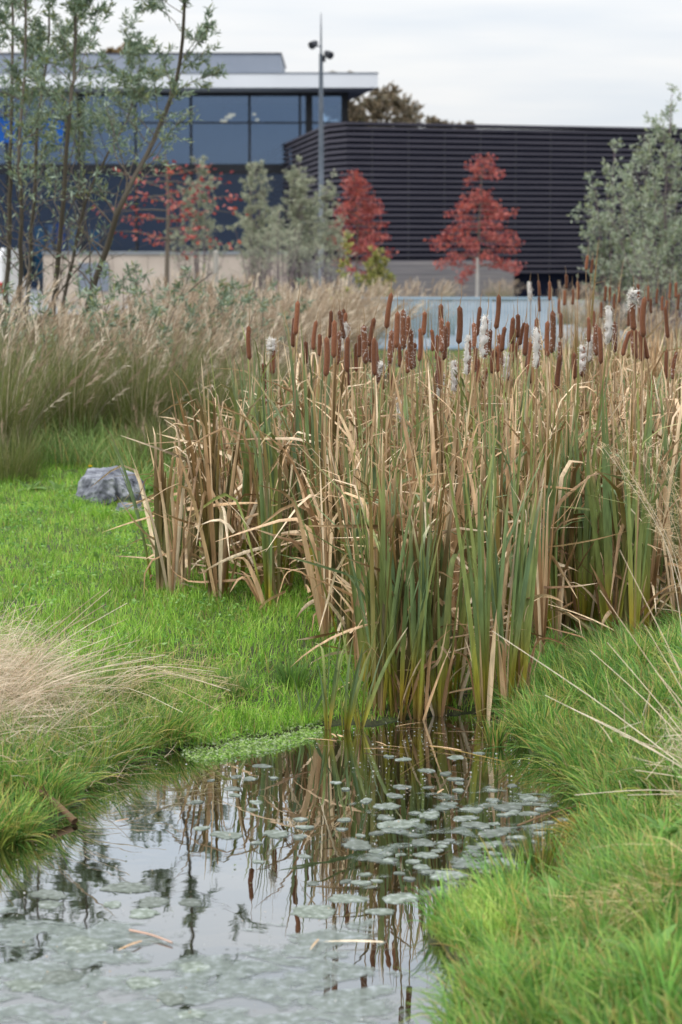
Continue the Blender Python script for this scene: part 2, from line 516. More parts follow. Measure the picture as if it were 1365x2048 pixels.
# glass building
gb = thing('glass_building', 'two storey glass building with white roof fascia and deep overhang', 'building', (0, 105, 0))
XL = -36.0
YG = 108.0
def gbox(name, mat, x0, y0, z0, x1, y1, z1, parent=None):
    m_ = MB(); m_.box((x0, y0 - 105, z0), (x1, y1 - 105, z1)); return m_.build(name, mat, parent or gb, colors=False)
# roof slab with slanted right edge
m_ = MB()
xr0, xr1 = 1.58, -1.0
V = [(XL, 0, 8.76), (xr0, 0, 8.76), (xr1, 20, 8.76), (XL, 20, 8.76), (XL, 0, 9.34), (xr0, 0, 9.34), (xr1, 20, 9.34), (XL, 20, 9.34)]
m_.add(V, [(4,5,6,7),(0,1,5,4),(1,2,6,5),(2,3,7,6),(3,0,4,7)]); m_.build('roof_fascia', M['white_panel'], gb, colors=False)
m_ = MB(); m_.add([(XL, 0.02, 8.752), (xr0 - .02, 0.02, 8.752), (xr1, 19.9, 8.752), (XL, 19.9, 8.752)], [(3, 2, 1, 0)]); m_.build('soffit', M['soffit'], gb, colors=False)
gbox('roof_edge', M['grey_panel'], XL, 104.98, 9.344, 1.60, 105.2, 9.41)
# roof box with a curved end
xb = X(563, 110)
m_ = MB(); m_.box((XL, 5, 9.345), (xb, 14, 10.56))
k = 8
a = np.linspace(0, PI / 2, k)
cx = xb + 0.45 - 0.45 * np.sin(a); cz = 9.345 + 0.45 - 0.45 * np.cos(a)
Vf = [];
for i in range(k): Vf += [(cx[i], 5.01, cz[i]), (xb, 5.01, cz[i]), (cx[i], 13.9, cz[i]), (xb, 13.9, cz[i])]
Qf = []
for i in range(k - 1): Qf += [(4*i, 4*i+4, 4*i+5, 4*i+1), (4*i, 4*i+2, 4*i+6, 4*i+4)]
m_.add(Vf, Qf); m_.build('roof_box', M['grey_panel'], gb, colors=False)
gbox('box_capping', M['frame'], XL, 109.95, 10.565, xb + 0.05, 119.1, 10.63)
# interior
gbox('back_wall', M['interior'], XL, 117.0, 0.1, -0.9, 117.2, 8.74)
gbox('upper_floor', M['frame'], XL, 108.25, 5.2, 0.0, 116.9, 5.6)
gbox('ground_floor', M['grey_panel'], XL, 107.5, 0.0, 0.1, 116.9, 0.12)
def glass_mat(name, refl, tint):
    m, n, l, out = new_mat(name)
    gl = n.new('ShaderNodeBsdfGlossy'); gl.inputs['Roughness'].default_value = 0.03
    gl.inputs['Color'].default_value = (*tint, 1)
    tr = n.new('ShaderNodeBsdfTransparent'); tr.inputs['Color'].default_value = (0.5, 0.62, 0.74, 1)
    mix = n.new('ShaderNodeMixShader'); mix.inputs[0].default_value = refl
    l.new(tr.outputs[0], mix.inputs[1]); l.new(gl.outputs[0], mix.inputs[2]); l.new(mix.outputs[0], out.inputs[0])
    return m
M['glass_up'] = glass_mat('window_glass', 0.22, (0.42, 0.56, 0.78))
M['glass_low'] = glass_mat('lower_glass', 0.07, (0.42, 0.5, 0.7))  # ground floor panes reflect less than the upper ones and read darker
mpx = [-330, -160, 18, 165, 275, 385, 501, 601, 619, 690]
mxs = [X(p, YG) for p in mpx]
for i, (p, x) in enumerate(zip(mpx, mxs)):
    wd = 0.30 if p in (165, 619, 690) else 0.10
    gbox('mullion', M['frame'], x - wd / 2, YG - 0.12, 0.12, x + wd / 2, YG + 0.2, 8.74)
for i in range(len(mxs) - 1):
    x0, x1 = mxs[i], mxs[i + 1]
    gbox('pane', M['glass_up'], x0 + .02, YG, 5.62, x1 - .02, YG + 0.02, 7.38)
    gbox('pane', M['glass_up'], x0 + .02, YG, 7.46, x1 - .02, YG + 0.02, 8.72)
    gbox('pane', M['glass_low'], x0 + .02, YG + .05, 0.14, x1 - .02, YG + 0.07, 5.18)
gbox('transom', M['frame'], XL, YG - 0.06, 7.385, mxs[-1], YG + 0.08, 7.455)
gbox('transom', M['frame'], XL, YG - 0.10, 5.19, mxs[-1], YG + 0.08, 5.61)
gbox('head_frame', M['frame'], XL, YG - 0.08, 8.60, mxs[-1] + .15, YG + 0.1, 8.745)
M['side_glass'] = M['glass_up']
# lamps inside
def emit_mat(name, c, s):
    m, n, l, out = new_mat(name)
    e = n.new('ShaderNodeEmission'); e.inputs[0].default_value = (*c, 1); e.inputs[1].default_value = s
    l.new(e.outputs[0], out.inputs[0]); return m
M['lamp'] = emit_mat('lamp_glow', (1.0, 0.62, 0.28), 2.0)
def disc(r, h, n=16):
    V = []; 
    for z in (0, h):
        V += [(r * math.cos(a_), r * math.sin(a_), z) for a_ in np.arange(n) * 2 * PI / n]
    V += [(0, 0, 0), (0, 0, h)]
    Q = [(i, (i+1) % n, n + (i+1) % n, n + i) for i in range(n)]
    Q += [((2*i+2) % n, 2*i+1, 2*i, 2*n) for i in range(n // 2)] + [(n + 2*i, n + 2*i+1, n + (2*i+2) % n, 2*n+1) for i in range(n // 2)]
    return V, Q
for (px, py) in [(464, 232), (457, 237), (448, 244), (509, 231), (515, 242), (253, 233), (262, 234), (272, 233), (290, 233)]:
    d_ = 110.5
    p = D(px, py, d_)
    t = thing('pendant_lamp', 'round glowing ceiling lamp seen through the upper floor glass', 'lamp', tuple(p), 'lamps inside the glass building')
    big = px in (464, 457, 448)
    r = 0.16 if big else 0.07
    V, Q = disc(r, 0.10); link('shade', build_mesh('shade', V, Q), M['lamp'], t)
    mb = MB(); mb.tube([(0, 0, 0.08), (0, 0, 8.75 - p[2])], 0.008, 4); mb.build('cord', M['frame'], t, colors=False)
# blue banner and display boards inside
M['blue'] = solid_mat('blue_banner', (0.003, 0.13, 0.55), (0.004, 0.16, 0.7), 0.8, 0.5)
for i, (pa, pb, ya, yb, lb) in enumerate([(-30, 34, 232, 288, 'bright blue wide banner behind the left end of the glass'), (46, 62, 256, 290, 'narrow bright blue banner between two wider blue banners'), (78, 128, 234, 292, 'bright blue banner behind glass beside the dark column')]):
    p = D(pa, yb, 107.3); q = D(pb, ya, 107.3)
    t = thing('banner', lb, 'banner', ((p[0]+q[0])/2, 107.3, p[2]))
    hw = (q[0] - p[0]) / 2; hh = q[2] - p[2]
    mb = MB()
    n_ = 10
    xs = np.linspace(-hw, hw, n_)
    Vb = []
    for zz in (0.05, hh - 0.05):
        for yy in (0, 0.02):
            Vb += [(x_, yy + 0.05 * math.sin(x_ * 6), zz) for x_ in xs]
    Qb = []
    for j in range(n_ - 1):
        Qb += [(j, j+1, 2*n_+j+1, 2*n_+j), (n_+j+1, n_+j, 3*n_+j, 3*n_+j+1), (2*n_+j, 2*n_+j+1, 3*n_+j+1, 3*n_+j), (j+1, j, n_+j, n_+j+1)]
    mb.add(Vb, Qb); mb.build('cloth', M['blue'], t, colors=False)
    mb = MB(); mb.tube([(-hw, 0.01, hh - 0.05), (hw, 0.01, hh - 0.05)], 0.025, 6)
    mb.tube([(0, 0.01, hh - 0.05), (0, 0.01, 8.75 - p[2])], 0.012, 4); mb.build('hanger', M['frame'], t, colors=False)

M['teal'] = solid_mat('teal_board', (0.03, 0.30, 0.36), (0.05, 0.38, 0.42), 2, 0.6)
M['orange'] = solid_mat('orange_board', (0.55, 0.22, 0.04), (0.62, 0.28, 0.06), 2, 0.6)
M['pale_board'] = solid_mat('pale_board', (0.5, 0.56, 0.62), (0.6, 0.64, 0.68), 2, 0.6)
M['red_paint'] = solid_mat('red_paint', (0.45, 0.03, 0.03), (0.5, 0.04, 0.04), 2, 0.4)
for (px, py, w_, h_, mt, nm) in [(84, 497, .75, 1.35, 'teal', 'teal'), (98, 497, .5, 1.4, 'pale_board', 'pale grey'), (122, 497, .5, 1.5, 'blue', 'blue'),
                                 (150, 497, .7, 1.2, 'pale_board', 'pale narrow'), (168, 497, .6, 1.0, 'red_paint', 'red'), (190, 497, 1.0, 1.1, 'teal', 'wide teal'), (208, 497, .4, 1.4, 'orange', 'orange')]:
    p = D(px, py, 109.2); w_ *= .8; h_ *= .75
    t = thing('display_board', nm + ' display board on two feet behind the ground floor glass', 'board', (p[0], 109.2, 0.12), 'display boards by the glass building')
    z0 = p[2] - 0.12
    mb = MB(); mb.box((-w_/2, -.04, z0 * 0.25), (w_/2, .04, z0 + h_)); mb.build('panel', M[mt], t, colors=False)
    for sx in (-1, 1):
        mb = MB(); mb.box((sx*w_*.4 - .03, -.16, 0), (sx*w_*.4 + .03, .16, .05)); mb.box((sx*w_*.4 - .025, -.03, .05), (sx*w_*.4 + .025, .03, z0 * .25)); mb.build('foot', M['frame'], t, colors=False)

# beige boundary wall in coursed panels, with a grey door leaf
bw = thing('boundary_wall', 'long low beige wall in front of the glass building', 'wall', (0, 80, 0.05))
xs = np.arange(X(88, 80.0), X(640, 80.0), 1.15)
for i in range(len(xs) - 1):
    mb = MB(); mb.box((xs[i], 0.006 * (i % 2), 0), (xs[i + 1] - 0.012, 0.4, 1.70)); mb.build('panel', M['wall'], bw, colors=False)
mb = MB(); mb.box((xs[0] - .03, -.05, 1.703), (xs[-1] + .02, .45, 1.80)); mb.build('coping', M['concrete'], bw, colors=False)
mb = MB(); mb.box((X(158, 79.9), -0.05, 0.5), (X(218, 79.9), -0.002, 1.42)); mb.build('notice_board', M['grey_panel'], bw, colors=False)

# =================================================================== LAMP MAST
M['steel'] = solid_mat('mast_steel', (0.10, 0.12, 0.15), (0.14, 0.16, 0.19), 3, 0.45, metallic=0.4)
dm = 70.0
xm = X(643, dm)
lm = thing('lamp_mast', 'tall slim grey mast with two spotlights near its top', 'lamp mast', (xm, dm, 0.03))
zt = D(643, 28, dm)[2]
zp = lambda py: D(643, py, dm)[2]
mb = MB(); mb.tube([(0, 0, 0), (0, 0, .05), (0, 0, 0.06), (0, 0, zp(300)), (0, 0, zp(110))], [.16, .16, .085, .075, .055], 12); mb.build('pole', M['steel'], lm, smooth=True, colors=False)
mb = MB(); mb.tube([(0, 0, zp(110)), (0, 0, zp(60)), (0, 0, zt)], [.03, .022, .010], 8); mb.build('antenna', M['steel'], lm, colors=False)
for (sx, py, dz) in [(-1, 92, .0), (1, 112, 0.05)]:
    z = zp(py)
    mb = MB(); mb.tube([(0, 0, z - .05), (sx * .16, -.03, z - .03)], .022, 6); mb.tube([(sx*.14, -.03, z - .05), (sx*.14, -.03, z+.08)], .02, 6)
    ar = mb.build('bracket', M['steel'], lm, colors=False)
    mb = MB(); c = np.array([sx * .2, -.05, z + .02]); ax = np.array([sx * .6, -.7, -.45]); ax /= np.linalg.norm(ax)
    mb.tube([c - ax * .13, c - ax * .12, c - ax * .02, c + ax * .10, c + ax * .13, c + ax * .131], [.001, .06, .10, .115, .115, .001], 12)
    mb.build('spotlight', M['frame'], lm, smooth=False, colors=False)
mb = MB(); mb.box((.03, -.07, zp(126)), (.13, .05, zp(113))); mb.build('camera_box', M['frame'], lm, colors=False)

# =================================================================== RAILING
M['rail'] = solid_mat('railing_paint', (0.30, 0.42, 0.54), (0.36, 0.47, 0.58), 2, 0.45)
yr = 46.0
ra, rb = X(722, yr), X(1112, yr)
rail = thing('railing', 'pale blue metal railing of close upright bars beyond the cattails', 'railing', (ra, yr, 0.03))
L = rb - ra
zr = D(720, 594, yr)[2] - 0.03
mb = MB(); mb.box((-.02, -.03, zr - .045), (L + .02, .03, zr)); mb.build('top_rail', M['rail'], rail, colors=False)
mb = MB(); mb.box((-.02, -.02, .07), (L + .02, .02, .12)); mb.build('bottom_rail', M['rail'], rail, colors=False)
for k in range(4):
    x_ = L * k / 3
    mb = MB(); mb.box((x_ - .025, -.028, 0), (x_ + .025, .028, zr - .046)); mb.build('post', M['rail'], rail, colors=False)
mb = MB(); mb.box((-.016, -.012, .121), (.016, .012, zr - .046)); bar = None
nb = int(L / 0.058)
for k in range(nb):
    x_ = (k + .5) * L / nb
    if min(abs(x_ - L * j / 3) for j in range(4)) < 0.043: continue
    if bar is None:
        bar = mb.build('bar', M['rail'], rail, loc=(x_, 0, 0), colors=False)
    else:
        c = bar.copy(); COL.objects.link(c); c.location = (x_, 0, 0)

# stakes
M['stake'] = solid_mat('stake_wood', (0.34, 0.32, 0.29), (0.46, 0.43, 0.39), 3, 0.85, 0.2, stretch=(6, 6, 1))
for (px, py, d_, lb) in [(1329, 517, 43, 'pale round timber stake beside the tall willow shrub'), (431, 500, 47, 'thin pale timber stake in the tan grass'), (955, 515, 70.5, 'pale timber stake beside the red oak trunk')]:
    p = D(px, py, d_)
    mb = MB(); h_ = p[2] - 0.02
    mb.tube([(0, 0, 0), (.005, 0, h_ * .5), (0.01, 0, h_ - .04), (0.01, 0, h_ - .01), (0.01, 0, h_)], [.05, .048, .045, .03, .002], 8)
    s = mb.build('tree_stake', M['stake'], None, (p[0], d_, 0.02), colors=False)
    tag(s, lb, 'stake')

# parked van seen between the stems at the left edge
M['van'] = solid_mat('van_paint', (0.72, 0.72, 0.73), (0.76, 0.76, 0.77), 1, 0.3, spec=0.6)
M['tyre'] = solid_mat('tyre', (0.015, 0.015, 0.016), (0.02, 0.02, 0.02), 5, 0.8)
vx = X(6, 62)
van = thing('parked_van', 'white parked van with red tail lights left of the beige wall', 'van', (vx - .85, 62, 0.03))
mb = MB()
prof = [(0, .35), (0, 1.05), (.08, 1.75), (.35, 1.95), (3.2, 1.93), (3.75, 1.25), (4.5, 1.05), (4.6, .35)]
Vv = [(-.85, y_, z_) for y_, z_ in prof] + [(.85, y_, z_) for y_, z_ in prof]
n_ = len(prof)
Qv = [(i, (i+1) % n_, n_ + (i+1) % n_, n_ + i) for i in range(n_)]
Qv += [(0, 7, 2, 1), (7, 6, 5, 2), (5, 4, 3, 2)] + [(n_+1, n_+2, n_+7, n_), (n_+2, n_+5, n_+6, n_+7), (n_+2, n_+3, n_+4, n_+5)]
mb.add(Vv, Qv); mb.build('body', M['van'], van, colors=False)
mb = MB(); mb.add([(-.68, -.004, 1.12), (.68, -.004, 1.12), (.66, .06, 1.66), (-.66, .06, 1.66)], [(0, 1, 2, 3)]); mb.build('rear_window', M['frame'], van, colors=False)
for sx in (-1, 1):
    mb = MB(); mb.box((sx * .8 - .07, -.02, .8), (sx * .8 + .07, .05, 1.08)); mb.build('tail_light', M['red_paint'], van, colors=False)
    for yy in (.8, 3.8):
        mb = MB(); mb.tube([(sx * .88, yy, .33), (sx * .66, yy, .33)], .32, 14); mb.tube([(sx*.881, yy, .33), (sx*.88, yy, .33)], [.001, .32], 14); mb.build('wheel', M['tyre'], van, colors=False)
mb = MB(); mb.box((-.84, -.06, .36), (.84, .02, .52)); mb.build('bumper', M['frame'], van, colors=False)

# =================================================================== TREES
def rand_dir(az, el):
    return np.array([math.cos(az) * math.cos(el), math.sin(az) * math.cos(el), math.sin(el)])
def leaf_quads(P, Dv, L, W, col, jitter=0.5):
    """diamond leaves with a fold: P base, Dv direction"""
    N = len(P)
    Dn = Dv / (np.linalg.norm(Dv, axis=1)[:, None] + 1e-9)
    R = rng.normal(size=(N, 3)); S = np.cross(Dn, R); S /= np.linalg.norm(S, axis=1)[:, None] + 1e-9
    Nn = np.cross(Dn, S)
    L = np.asarray(L)[:, None]; W = np.asarray(W)[:, None]
    a = P; b = P + Dn * L * .45 + S * W * .5 + Nn * W * .12
    c = P + Dn * L - Nn * L * .12; d = P + Dn * L * .45 - S * W * .5 + Nn * W * .12
    V = np.stack([a, b, c, d], 1).reshape(-1, 3)
    Q = np.arange(N * 4).reshape(-1, 4)
    C = np.repeat(col, 4, 0)
    return V, Q, C
def pick(pal, n, j=0.18):
    pal = np.array(pal)
    c = pal[rng.integers(0, len(pal), n)]
    return c * (1 + rng.uniform(-j, j, (n, 1)))

def branchy(stem, r_stem, n_br, br_len, t0, el=(0.4, 1.0), leaf=(0.085, 0.017), n_leaf=26, droop=0.0, twigs=4, pal=None, dens=None, mbw=None, leaves=None, br_r=0.3, barkc=None, len_fn=None, az_fn=None):
    """grow branches, twigs and leaves off a stem polyline (world coords)"""
    S = np.asarray(stem); n = len(S)
    for b in range(n_br):
        t = t0 + (1 - t0) * (b + rng.uniform(0, 1)) / n_br
        i = min(n - 2, int(t * (n - 1))); u = t * (n - 1) - i
        p = S[i] * (1 - u) + S[i + 1] * u
        az = rng.uniform(0, 2 * PI) if az_fn is None else az_fn(b)
        e = rng.uniform(*el)
        L_ = br_len * rng.uniform(.6, 1.2) * (1.15 - .65 * t) if len_fn is None else len_fn(t) * rng.uniform(.7, 1.15)
        d = rand_dir(az, e)
        k = 6
        pts = [p]
        for s in range(k):
            d = d + rng.normal(size=3) * .13 + np.array([0, 0, -droop]); d /= np.linalg.norm(d)
            pts.append(pts[-1] + d * L_ / k)
        pts = np.array(pts)
        rr = max(0.003, r_stem[min(i, len(r_stem) - 1)] * br_r)
        mbw.tube(pts, np.linspace(rr, rr * .3, len(pts)), 4, barkc)
        for tw in range(twigs):
            tt = rng.uniform(.3, 1.0); j = min(k - 1, int(tt * k))
            q = pts[j] + (pts[j + 1] - pts[j]) * (tt * k - j)
            dd = (pts[j + 1] - pts[j]); dd /= np.linalg.norm(dd)
            d2 = dd * .8 + rng.normal(size=3) * .55 + np.array([0, 0, .15 - droop]); d2 /= np.linalg.norm(d2)
            tl = L_ * rng.uniform(.25, .5)
            tp = [q]
            for s in range(4):
                d2 = d2 + rng.normal(size=3) * .12 + np.array([0, 0, -droop * .6]); d2 /= np.linalg.norm(d2)
                tp.append(tp[-1] + d2 * tl / 4)
            tp = np.array(tp)
            mbw.tube(tp, np.linspace(rr * .35, rr * .15, 5), 3, barkc)
            nl = int(n_leaf * (1 if dens is None else dens(q)) * rng.uniform(.6, 1.3))
            if nl < 1: continue
            u2 = rng.uniform(0.05, 1, nl) * 4; ii = np.minimum(3, u2.astype(int)); ff = (u2 - ii)[:, None]
            lp = tp[ii] * (1 - ff) + tp[ii + 1] * ff
            ld = (tp[ii + 1] - tp[ii]); ld /= np.linalg.norm(ld, axis=1)[:, None] + 1e-9
            ld = ld * .7 + rng.normal(size=(nl, 3)) * .6
            ln = leaf[0] * rng.uniform(.6, 1.25, nl)
            leaves.append((lp + rng.normal(size=(nl, 3)) * leaf[0] * .15, ld, ln, ln * leaf[1] / leaf[0], pick(pal, nl)))
def leaves_mesh(leaves, org):
    P = np.concatenate([l[0] for l in leaves]) - org
    return leaf_quads(P, np.concatenate([l[1] for l in leaves]), np.concatenate([l[2] for l in leaves]), np.concatenate([l[3] for l in leaves]), np.concatenate([l[4] for l in leaves]))
class Shift(MB):
    def __init__(s, org): super().__init__(); s.org = np.asarray(org, float)
    def tube(s, P, R, n=6, C=None): super().tube(np.asarray(P) - s.org, R, n, C)
def finish_tree(t, mbw, leaves, org, mat='tree_leaf', trunk='trunk', crown='crown'):
    o1 = mbw.build(trunk, M['bark'], t, smooth=True)
    V, Q, C = leaves_mesh(leaves, org)
    o2 = link(crown, build_mesh(crown, V, Q, C), M[mat], t)
    return o1, o2

# --- willows at the left
WIL = [lin(112, 132, 106), lin(134, 152, 128), lin(98, 118, 92), lin(150, 164, 140), lin(140, 148, 96), lin(162, 176, 156)]
BK = np.array([.10, .085, .065]); BK2 = np.array([.15, .125, .10])
wstems = [  # pixel polylines, depth, radius, label
    ([(8, 720), (14, 600), (20, 420), (22, 250), (26, 60), (22, -120)], 25.0, .034, 'slim straight willow stem standing beside the white parked van'),
    ([(34, 730), (40, 600), (44, 440), (40, 300), (52, 120), (48, -140)], 24.2, .032, 'willow with a pale straight stem and dense grey green crown'),
    ([(46, 730), (58, 560), (68, 420), (76, 230), (96, 90), (104, -130)], 26.0, .030, 'willow with a slender stem curving slightly over the banners'),
    ([(86, 730), (108, 615), (126, 410), (141, 205), (151, 100), (150, -150)], 24.6, .036, 'tall willow stem rising in front of the dark window column'),
    ([(104, 730), (130, 600), (168, 420), (206, 330), (258, 230), (280, 130)], 26.5, .026, 'thin leaning willow stem crossing the beige wall'),
    ([(132, 760), (150, 690), (215, 492), (251, 390), (308, 282), (354, 154), (369, 0), (372, -180)], 24.4, .040, 'leaning willow with a dark bare trunk and leafy top against the sky'),
    ([(70, 740), (86, 640), (150, 545), (215, 470)], 24.8, .016, 'short thin willow shoot slanting across the pale wall'),
    ([(205, 740), (245, 690), (330, 620), (425, 545)], 25.4, .014, 'bare thin willow shoot leaning low over the tan grass'),
]
for (pp, d_, r_, lb) in wstems:
    pts = np.array([D(px, py, d_ + 0.25 * math.sin(i * 1.7)) for i, (px, py) in enumerate(pp)])
    org = np.array([pts[0][0] - .08, d_, float(H(pts[0][0], d_)) - .02])
    pts = np.vstack([org + np.array([0, 0, 0]), pts])
    S = spline(pts, 28)
    S[1:-1] += rng.normal(size=(26, 3)) * .006
    thin = r_ < .02
    rad = np.linspace(r_, r_ * .3, 28)
    t = thing('willow_tree', lb, 'tree', tuple(org))
    mbw = Shift(org); mbw.tube(S, rad, 8, BK)
    lv = []
    zf = lambda q: float(np.clip((q[2] - 2.3) / 1.5, 0.07, 1.35))
    if thin:
        branchy(S, rad, 5, .35, .35, n_leaf=5, pal=WIL, mbw=mbw, leaves=lv, barkc=BK2, twigs=2, dens=lambda q: .8)
    else:
        branchy(S, rad, 34 if 'leaning willow with' in lb else 30, .95, .3, el=(.4, 1.15), n_leaf=34, pal=WIL, mbw=mbw, leaves=lv, barkc=BK2, twigs=5, dens=zf, leaf=(.078, .018))
    finish_tree(t, mbw, lv, org)
# low leafy willow regrowth
for (px, d_, h_, lb) in [(250, 23.5, 1.75, 'low leafy willow regrowth between the leaning trunk and the tan grass'), (345, 26, 1.6, 'thin leafy willow sprout in front of the oak trunk'), (110, 22.0, 1.5, 'leafy willow sprout rising through the feather grass at the left'), (420, 25, 1.45, 'leafy willow sprout in the tan grass by the thin stake'), (290, 22.4, 1.35, 'short willow sprout among the green feather grass'), (520, 27, 1.5, 'willow sprout in the tan grass behind the first cattails')]:
    org = np.array([X(px, d_), d_, .1]); t = thing('willow_shoot', lb, 'shrub', tuple(org)); mbw = Shift(org); lv = []
    for k in range(5):
        a_ = rng.uniform(0, 2 * PI); S = spline([org, org + rand_dir(a_, 1.25) * h_ * .5, org + rand_dir(a_, 1.2) * h_ + np.array([0, 0, .05])], 10)
        rad = np.linspace(.010, .003, 10); mbw.tube(S, rad, 5, BK2)
        branchy(S, rad, 6, .3, .5, n_leaf=8, pal=WIL, mbw=mbw, leaves=lv, barkc=BK2, twigs=3)
    finish_tree(t, mbw, lv, org, trunk='stem', crown='foliage')

# --- red oaks
RED = [lin(158, 74, 68), lin(174, 92, 82), lin(132, 58, 58), lin(170, 84, 66), lin(184, 112, 102), lin(138, 66, 68)]
def red_oak(px, d_, apex, base_y, prof, lb, n_br=40, nl=26, trunk_r=.05, leaf=(.125, .085), gap=None):
    """prof: (pixel row, half width in pixels) crown outline from the top down"""
    sc = F / d_
    org = np.array([X(px, d_), d_, .03])
    top = D(apex[0], apex[1], d_)
    t = thing('red_oak', lb, 'tree', tuple(org))
    mbw = Shift(org)
    zb = D(px, base_y, d_)[2]
    S = spline([org, org + np.array([.01, 0, zb * .6]), np.array([org[0], d_, (zb + top[2]) * .5]) + np.array([.05, .03, 0]), top], 30)
    rad = np.linspace(trunk_r, .008, 30); mbw.tube(S, rad, 7, BK2 * 1.1)
    rows = np.array([p[0] for p in prof], float); hw = np.array([p[1] for p in prof], float)
    lv = []
    for b in range(n_br):
        row = rows[0] + (rows[-1] - rows[0]) * ((b + rng.uniform(0, 1)) / n_br)
        if gap and gap[0] < row < gap[1]: continue
        z = D(px, row, d_)[2]
        half = np.interp(row, rows, hw) / sc
        i = int(np.argmin(abs(S[:, 2] - (z + half * .05)))); p = S[i]
        az = b * 2.4 + rng.uniform(-.4, .4)
        L_ = half * rng.uniform(.75, 1.1)
        e = rng.uniform(-.05, .35)
        pts = [p]; d = rand_dir(az, e)
        for s in range(5):
            d = d + rng.normal(size=3) * .12 + np.array([0, 0, -.05]); d /= np.linalg.norm(d); pts.append(pts[-1] + d * L_ / 5)
        pts = np.array(pts); mbw.tube(pts, np.linspace(.014, .004, 6), 4, BK2)
        m = int(nl * (0.3 + L_ * 1.0))
        u = rng.uniform(.15, 1, m) ** .8 * 5; ii = np.minimum(4, u.astype(int)); ff = (u - ii)[:, None]
        lp = pts[ii] * (1 - ff) + pts[ii + 1] * ff + rng.normal(size=(m, 3)) * np.array([.09, .09, .06])
        ld = (pts[ii + 1] - pts[ii]); ld /= np.linalg.norm(ld, axis=1)[:, None]
        ld = ld + rng.normal(size=(m, 3)) * .6 + np.array([0, 0, -.35])
        ln = leaf[0] * rng.uniform(.6, 1.25, m)
        lv.append((lp, ld, ln, ln * leaf[1] / leaf[0], pick(RED, m)))
    finish_tree(t, mbw, lv, org)
red_oak(955, 71, (967, 318), 545, [(318, 16), (345, 42), (362, 38), (372, 14), (385, 18), (400, 44), (440, 72), (480, 86), (520, 96), (548, 104)], 'red leaved young oak with a pointed top in front of the slats', 66, 50, leaf=(.105, .065), gap=(362, 380))
red_oak(712, 73, (708, 348), 545, [(348, 8), (375, 26), (400, 40), (440, 56), (480, 74), (510, 70), (535, 52)], 'rounder red leaved young oak beside the yellow bush', 64, 54, leaf=(.105, .065))
red_oak(333, 47, (330, 300), 500, [(330, 40), (360, 100), (400, 150), (440, 150), (480, 130), (500, 90)], 'thin crowned red oak standing behind the willows', 30, 10, .075, (.11, .07))

# --- grey-green willow shrubs
GG = [lin(156, 164, 140), lin(174, 178, 154), lin(134, 144, 122), lin(184, 184, 158), lin(166, 162, 140)]
TW = [np.array([.20, .15, .16]), np.array([.17, .14, .14])]
def shrub(px, d_, top, hwpx, lb, n_st=16, nl=11, pal=GG, leaf=(.075, .026), bare=.4, name='willow_shrub', spread=.35, dens=1.0):
    sc = F / d_
    org = np.array([X(px, d_), d_, .03]); hgt = D(px, top, d_)[2]
    t = thing(name, lb, 'shrub', tuple(org)); mbw = Shift(org); lv = []
    for k in range(n_st):
        a_ = rng.uniform(0, 2 * PI); hw = hwpx / sc
        q = rng.uniform(0, 1) ** .7
        tip = org + np.array([math.cos(a_) * hw * q, math.sin(a_) * hw * q * .7, hgt * (1.0 - .45 * q ** 1.6) * rng.uniform(.86, 1.0)])
        if k == 0: tip = org + np.array([0, 0, hgt])
        b0 = org + np.array([math.cos(a_), math.sin(a_), 0]) * rng.uniform(0, spread) * hw * .6
        S = spline([b0, b0 * .55 + tip * .45 + rng.normal(size=3) * .05, tip], 12)
        S[0][2] = org[2] - .02
        rad = np.linspace(.018, .004, 12) * (hgt / 3.5); mbw.tube(S, rad, 5, TW[k % 2])
        branchy(S, rad, 15, hgt * .17, bare * .6, el=(.5, 1.2), n_leaf=int(nl * 1.7), pal=pal, mbw=mbw, leaves=lv, barkc=TW[k % 2], twigs=4, leaf=leaf,
                dens=lambda q_: dens * float(np.clip((q_[2] / hgt - bare) / .25 + .15, .12, 1)))
    finish_tree(t, mbw, lv, org, trunk='stem', crown='foliage')
shrub(400, 62, 330, 58, 'loose grey green willow shrub behind the sparse red leaves', 12)
shrub(513, 60, 330, 64, 'full grey green willow shrub with a rounded double top', 18, 13)
shrub(600, 61, 330, 44, 'grey green willow shrub with one pointed top beside the lamp mast', 15, 13)
shrub(655, 64, 372, 40, 'small grey willow shrub at the foot of the lamp mast', 11, 9)
shrub(560, 57, 430, 90, 'low shrub of bare mauve twigs in front of the taller willows', 22, 2, bare=.5)
GR = [lin(156, 168, 144), lin(174, 184, 160), lin(136, 150, 126), lin(152, 160, 118), lin(184, 188, 170)]
shrub(1338, 43, 192, 128, 'tall grey green willow shrub in front of the slats beside the stake', 20, 6, GR, (.085, .032), .22, dens=1.0)
shrub(1225, 44, 300, 70, 'lower spreading grey green willow shrub beside the taller one', 12, 6, GR, (.08, .03), .22, dens=.9)
shrub(1290, 41, 470, 110, 'low twiggy mauve shrub at the foot of the tall willow shrub', 20, 2, GR, (.06, .022), .4)
YEL = [lin(164, 158, 86), lin(144, 146, 80), lin(178, 168, 104), lin(126, 136, 76)]
shrub(752, 66, 504, 42, 'small yellow green bush beside the rounder red oak', 12, 4, YEL, (.10, .06), .2, 'yellow_bush')
shrub(682, 40, 485, 16, 'single thin sapling with yellow green leaves beside the round red oak', 2, 4, YEL, (.09, .05), .2, 'sapling')

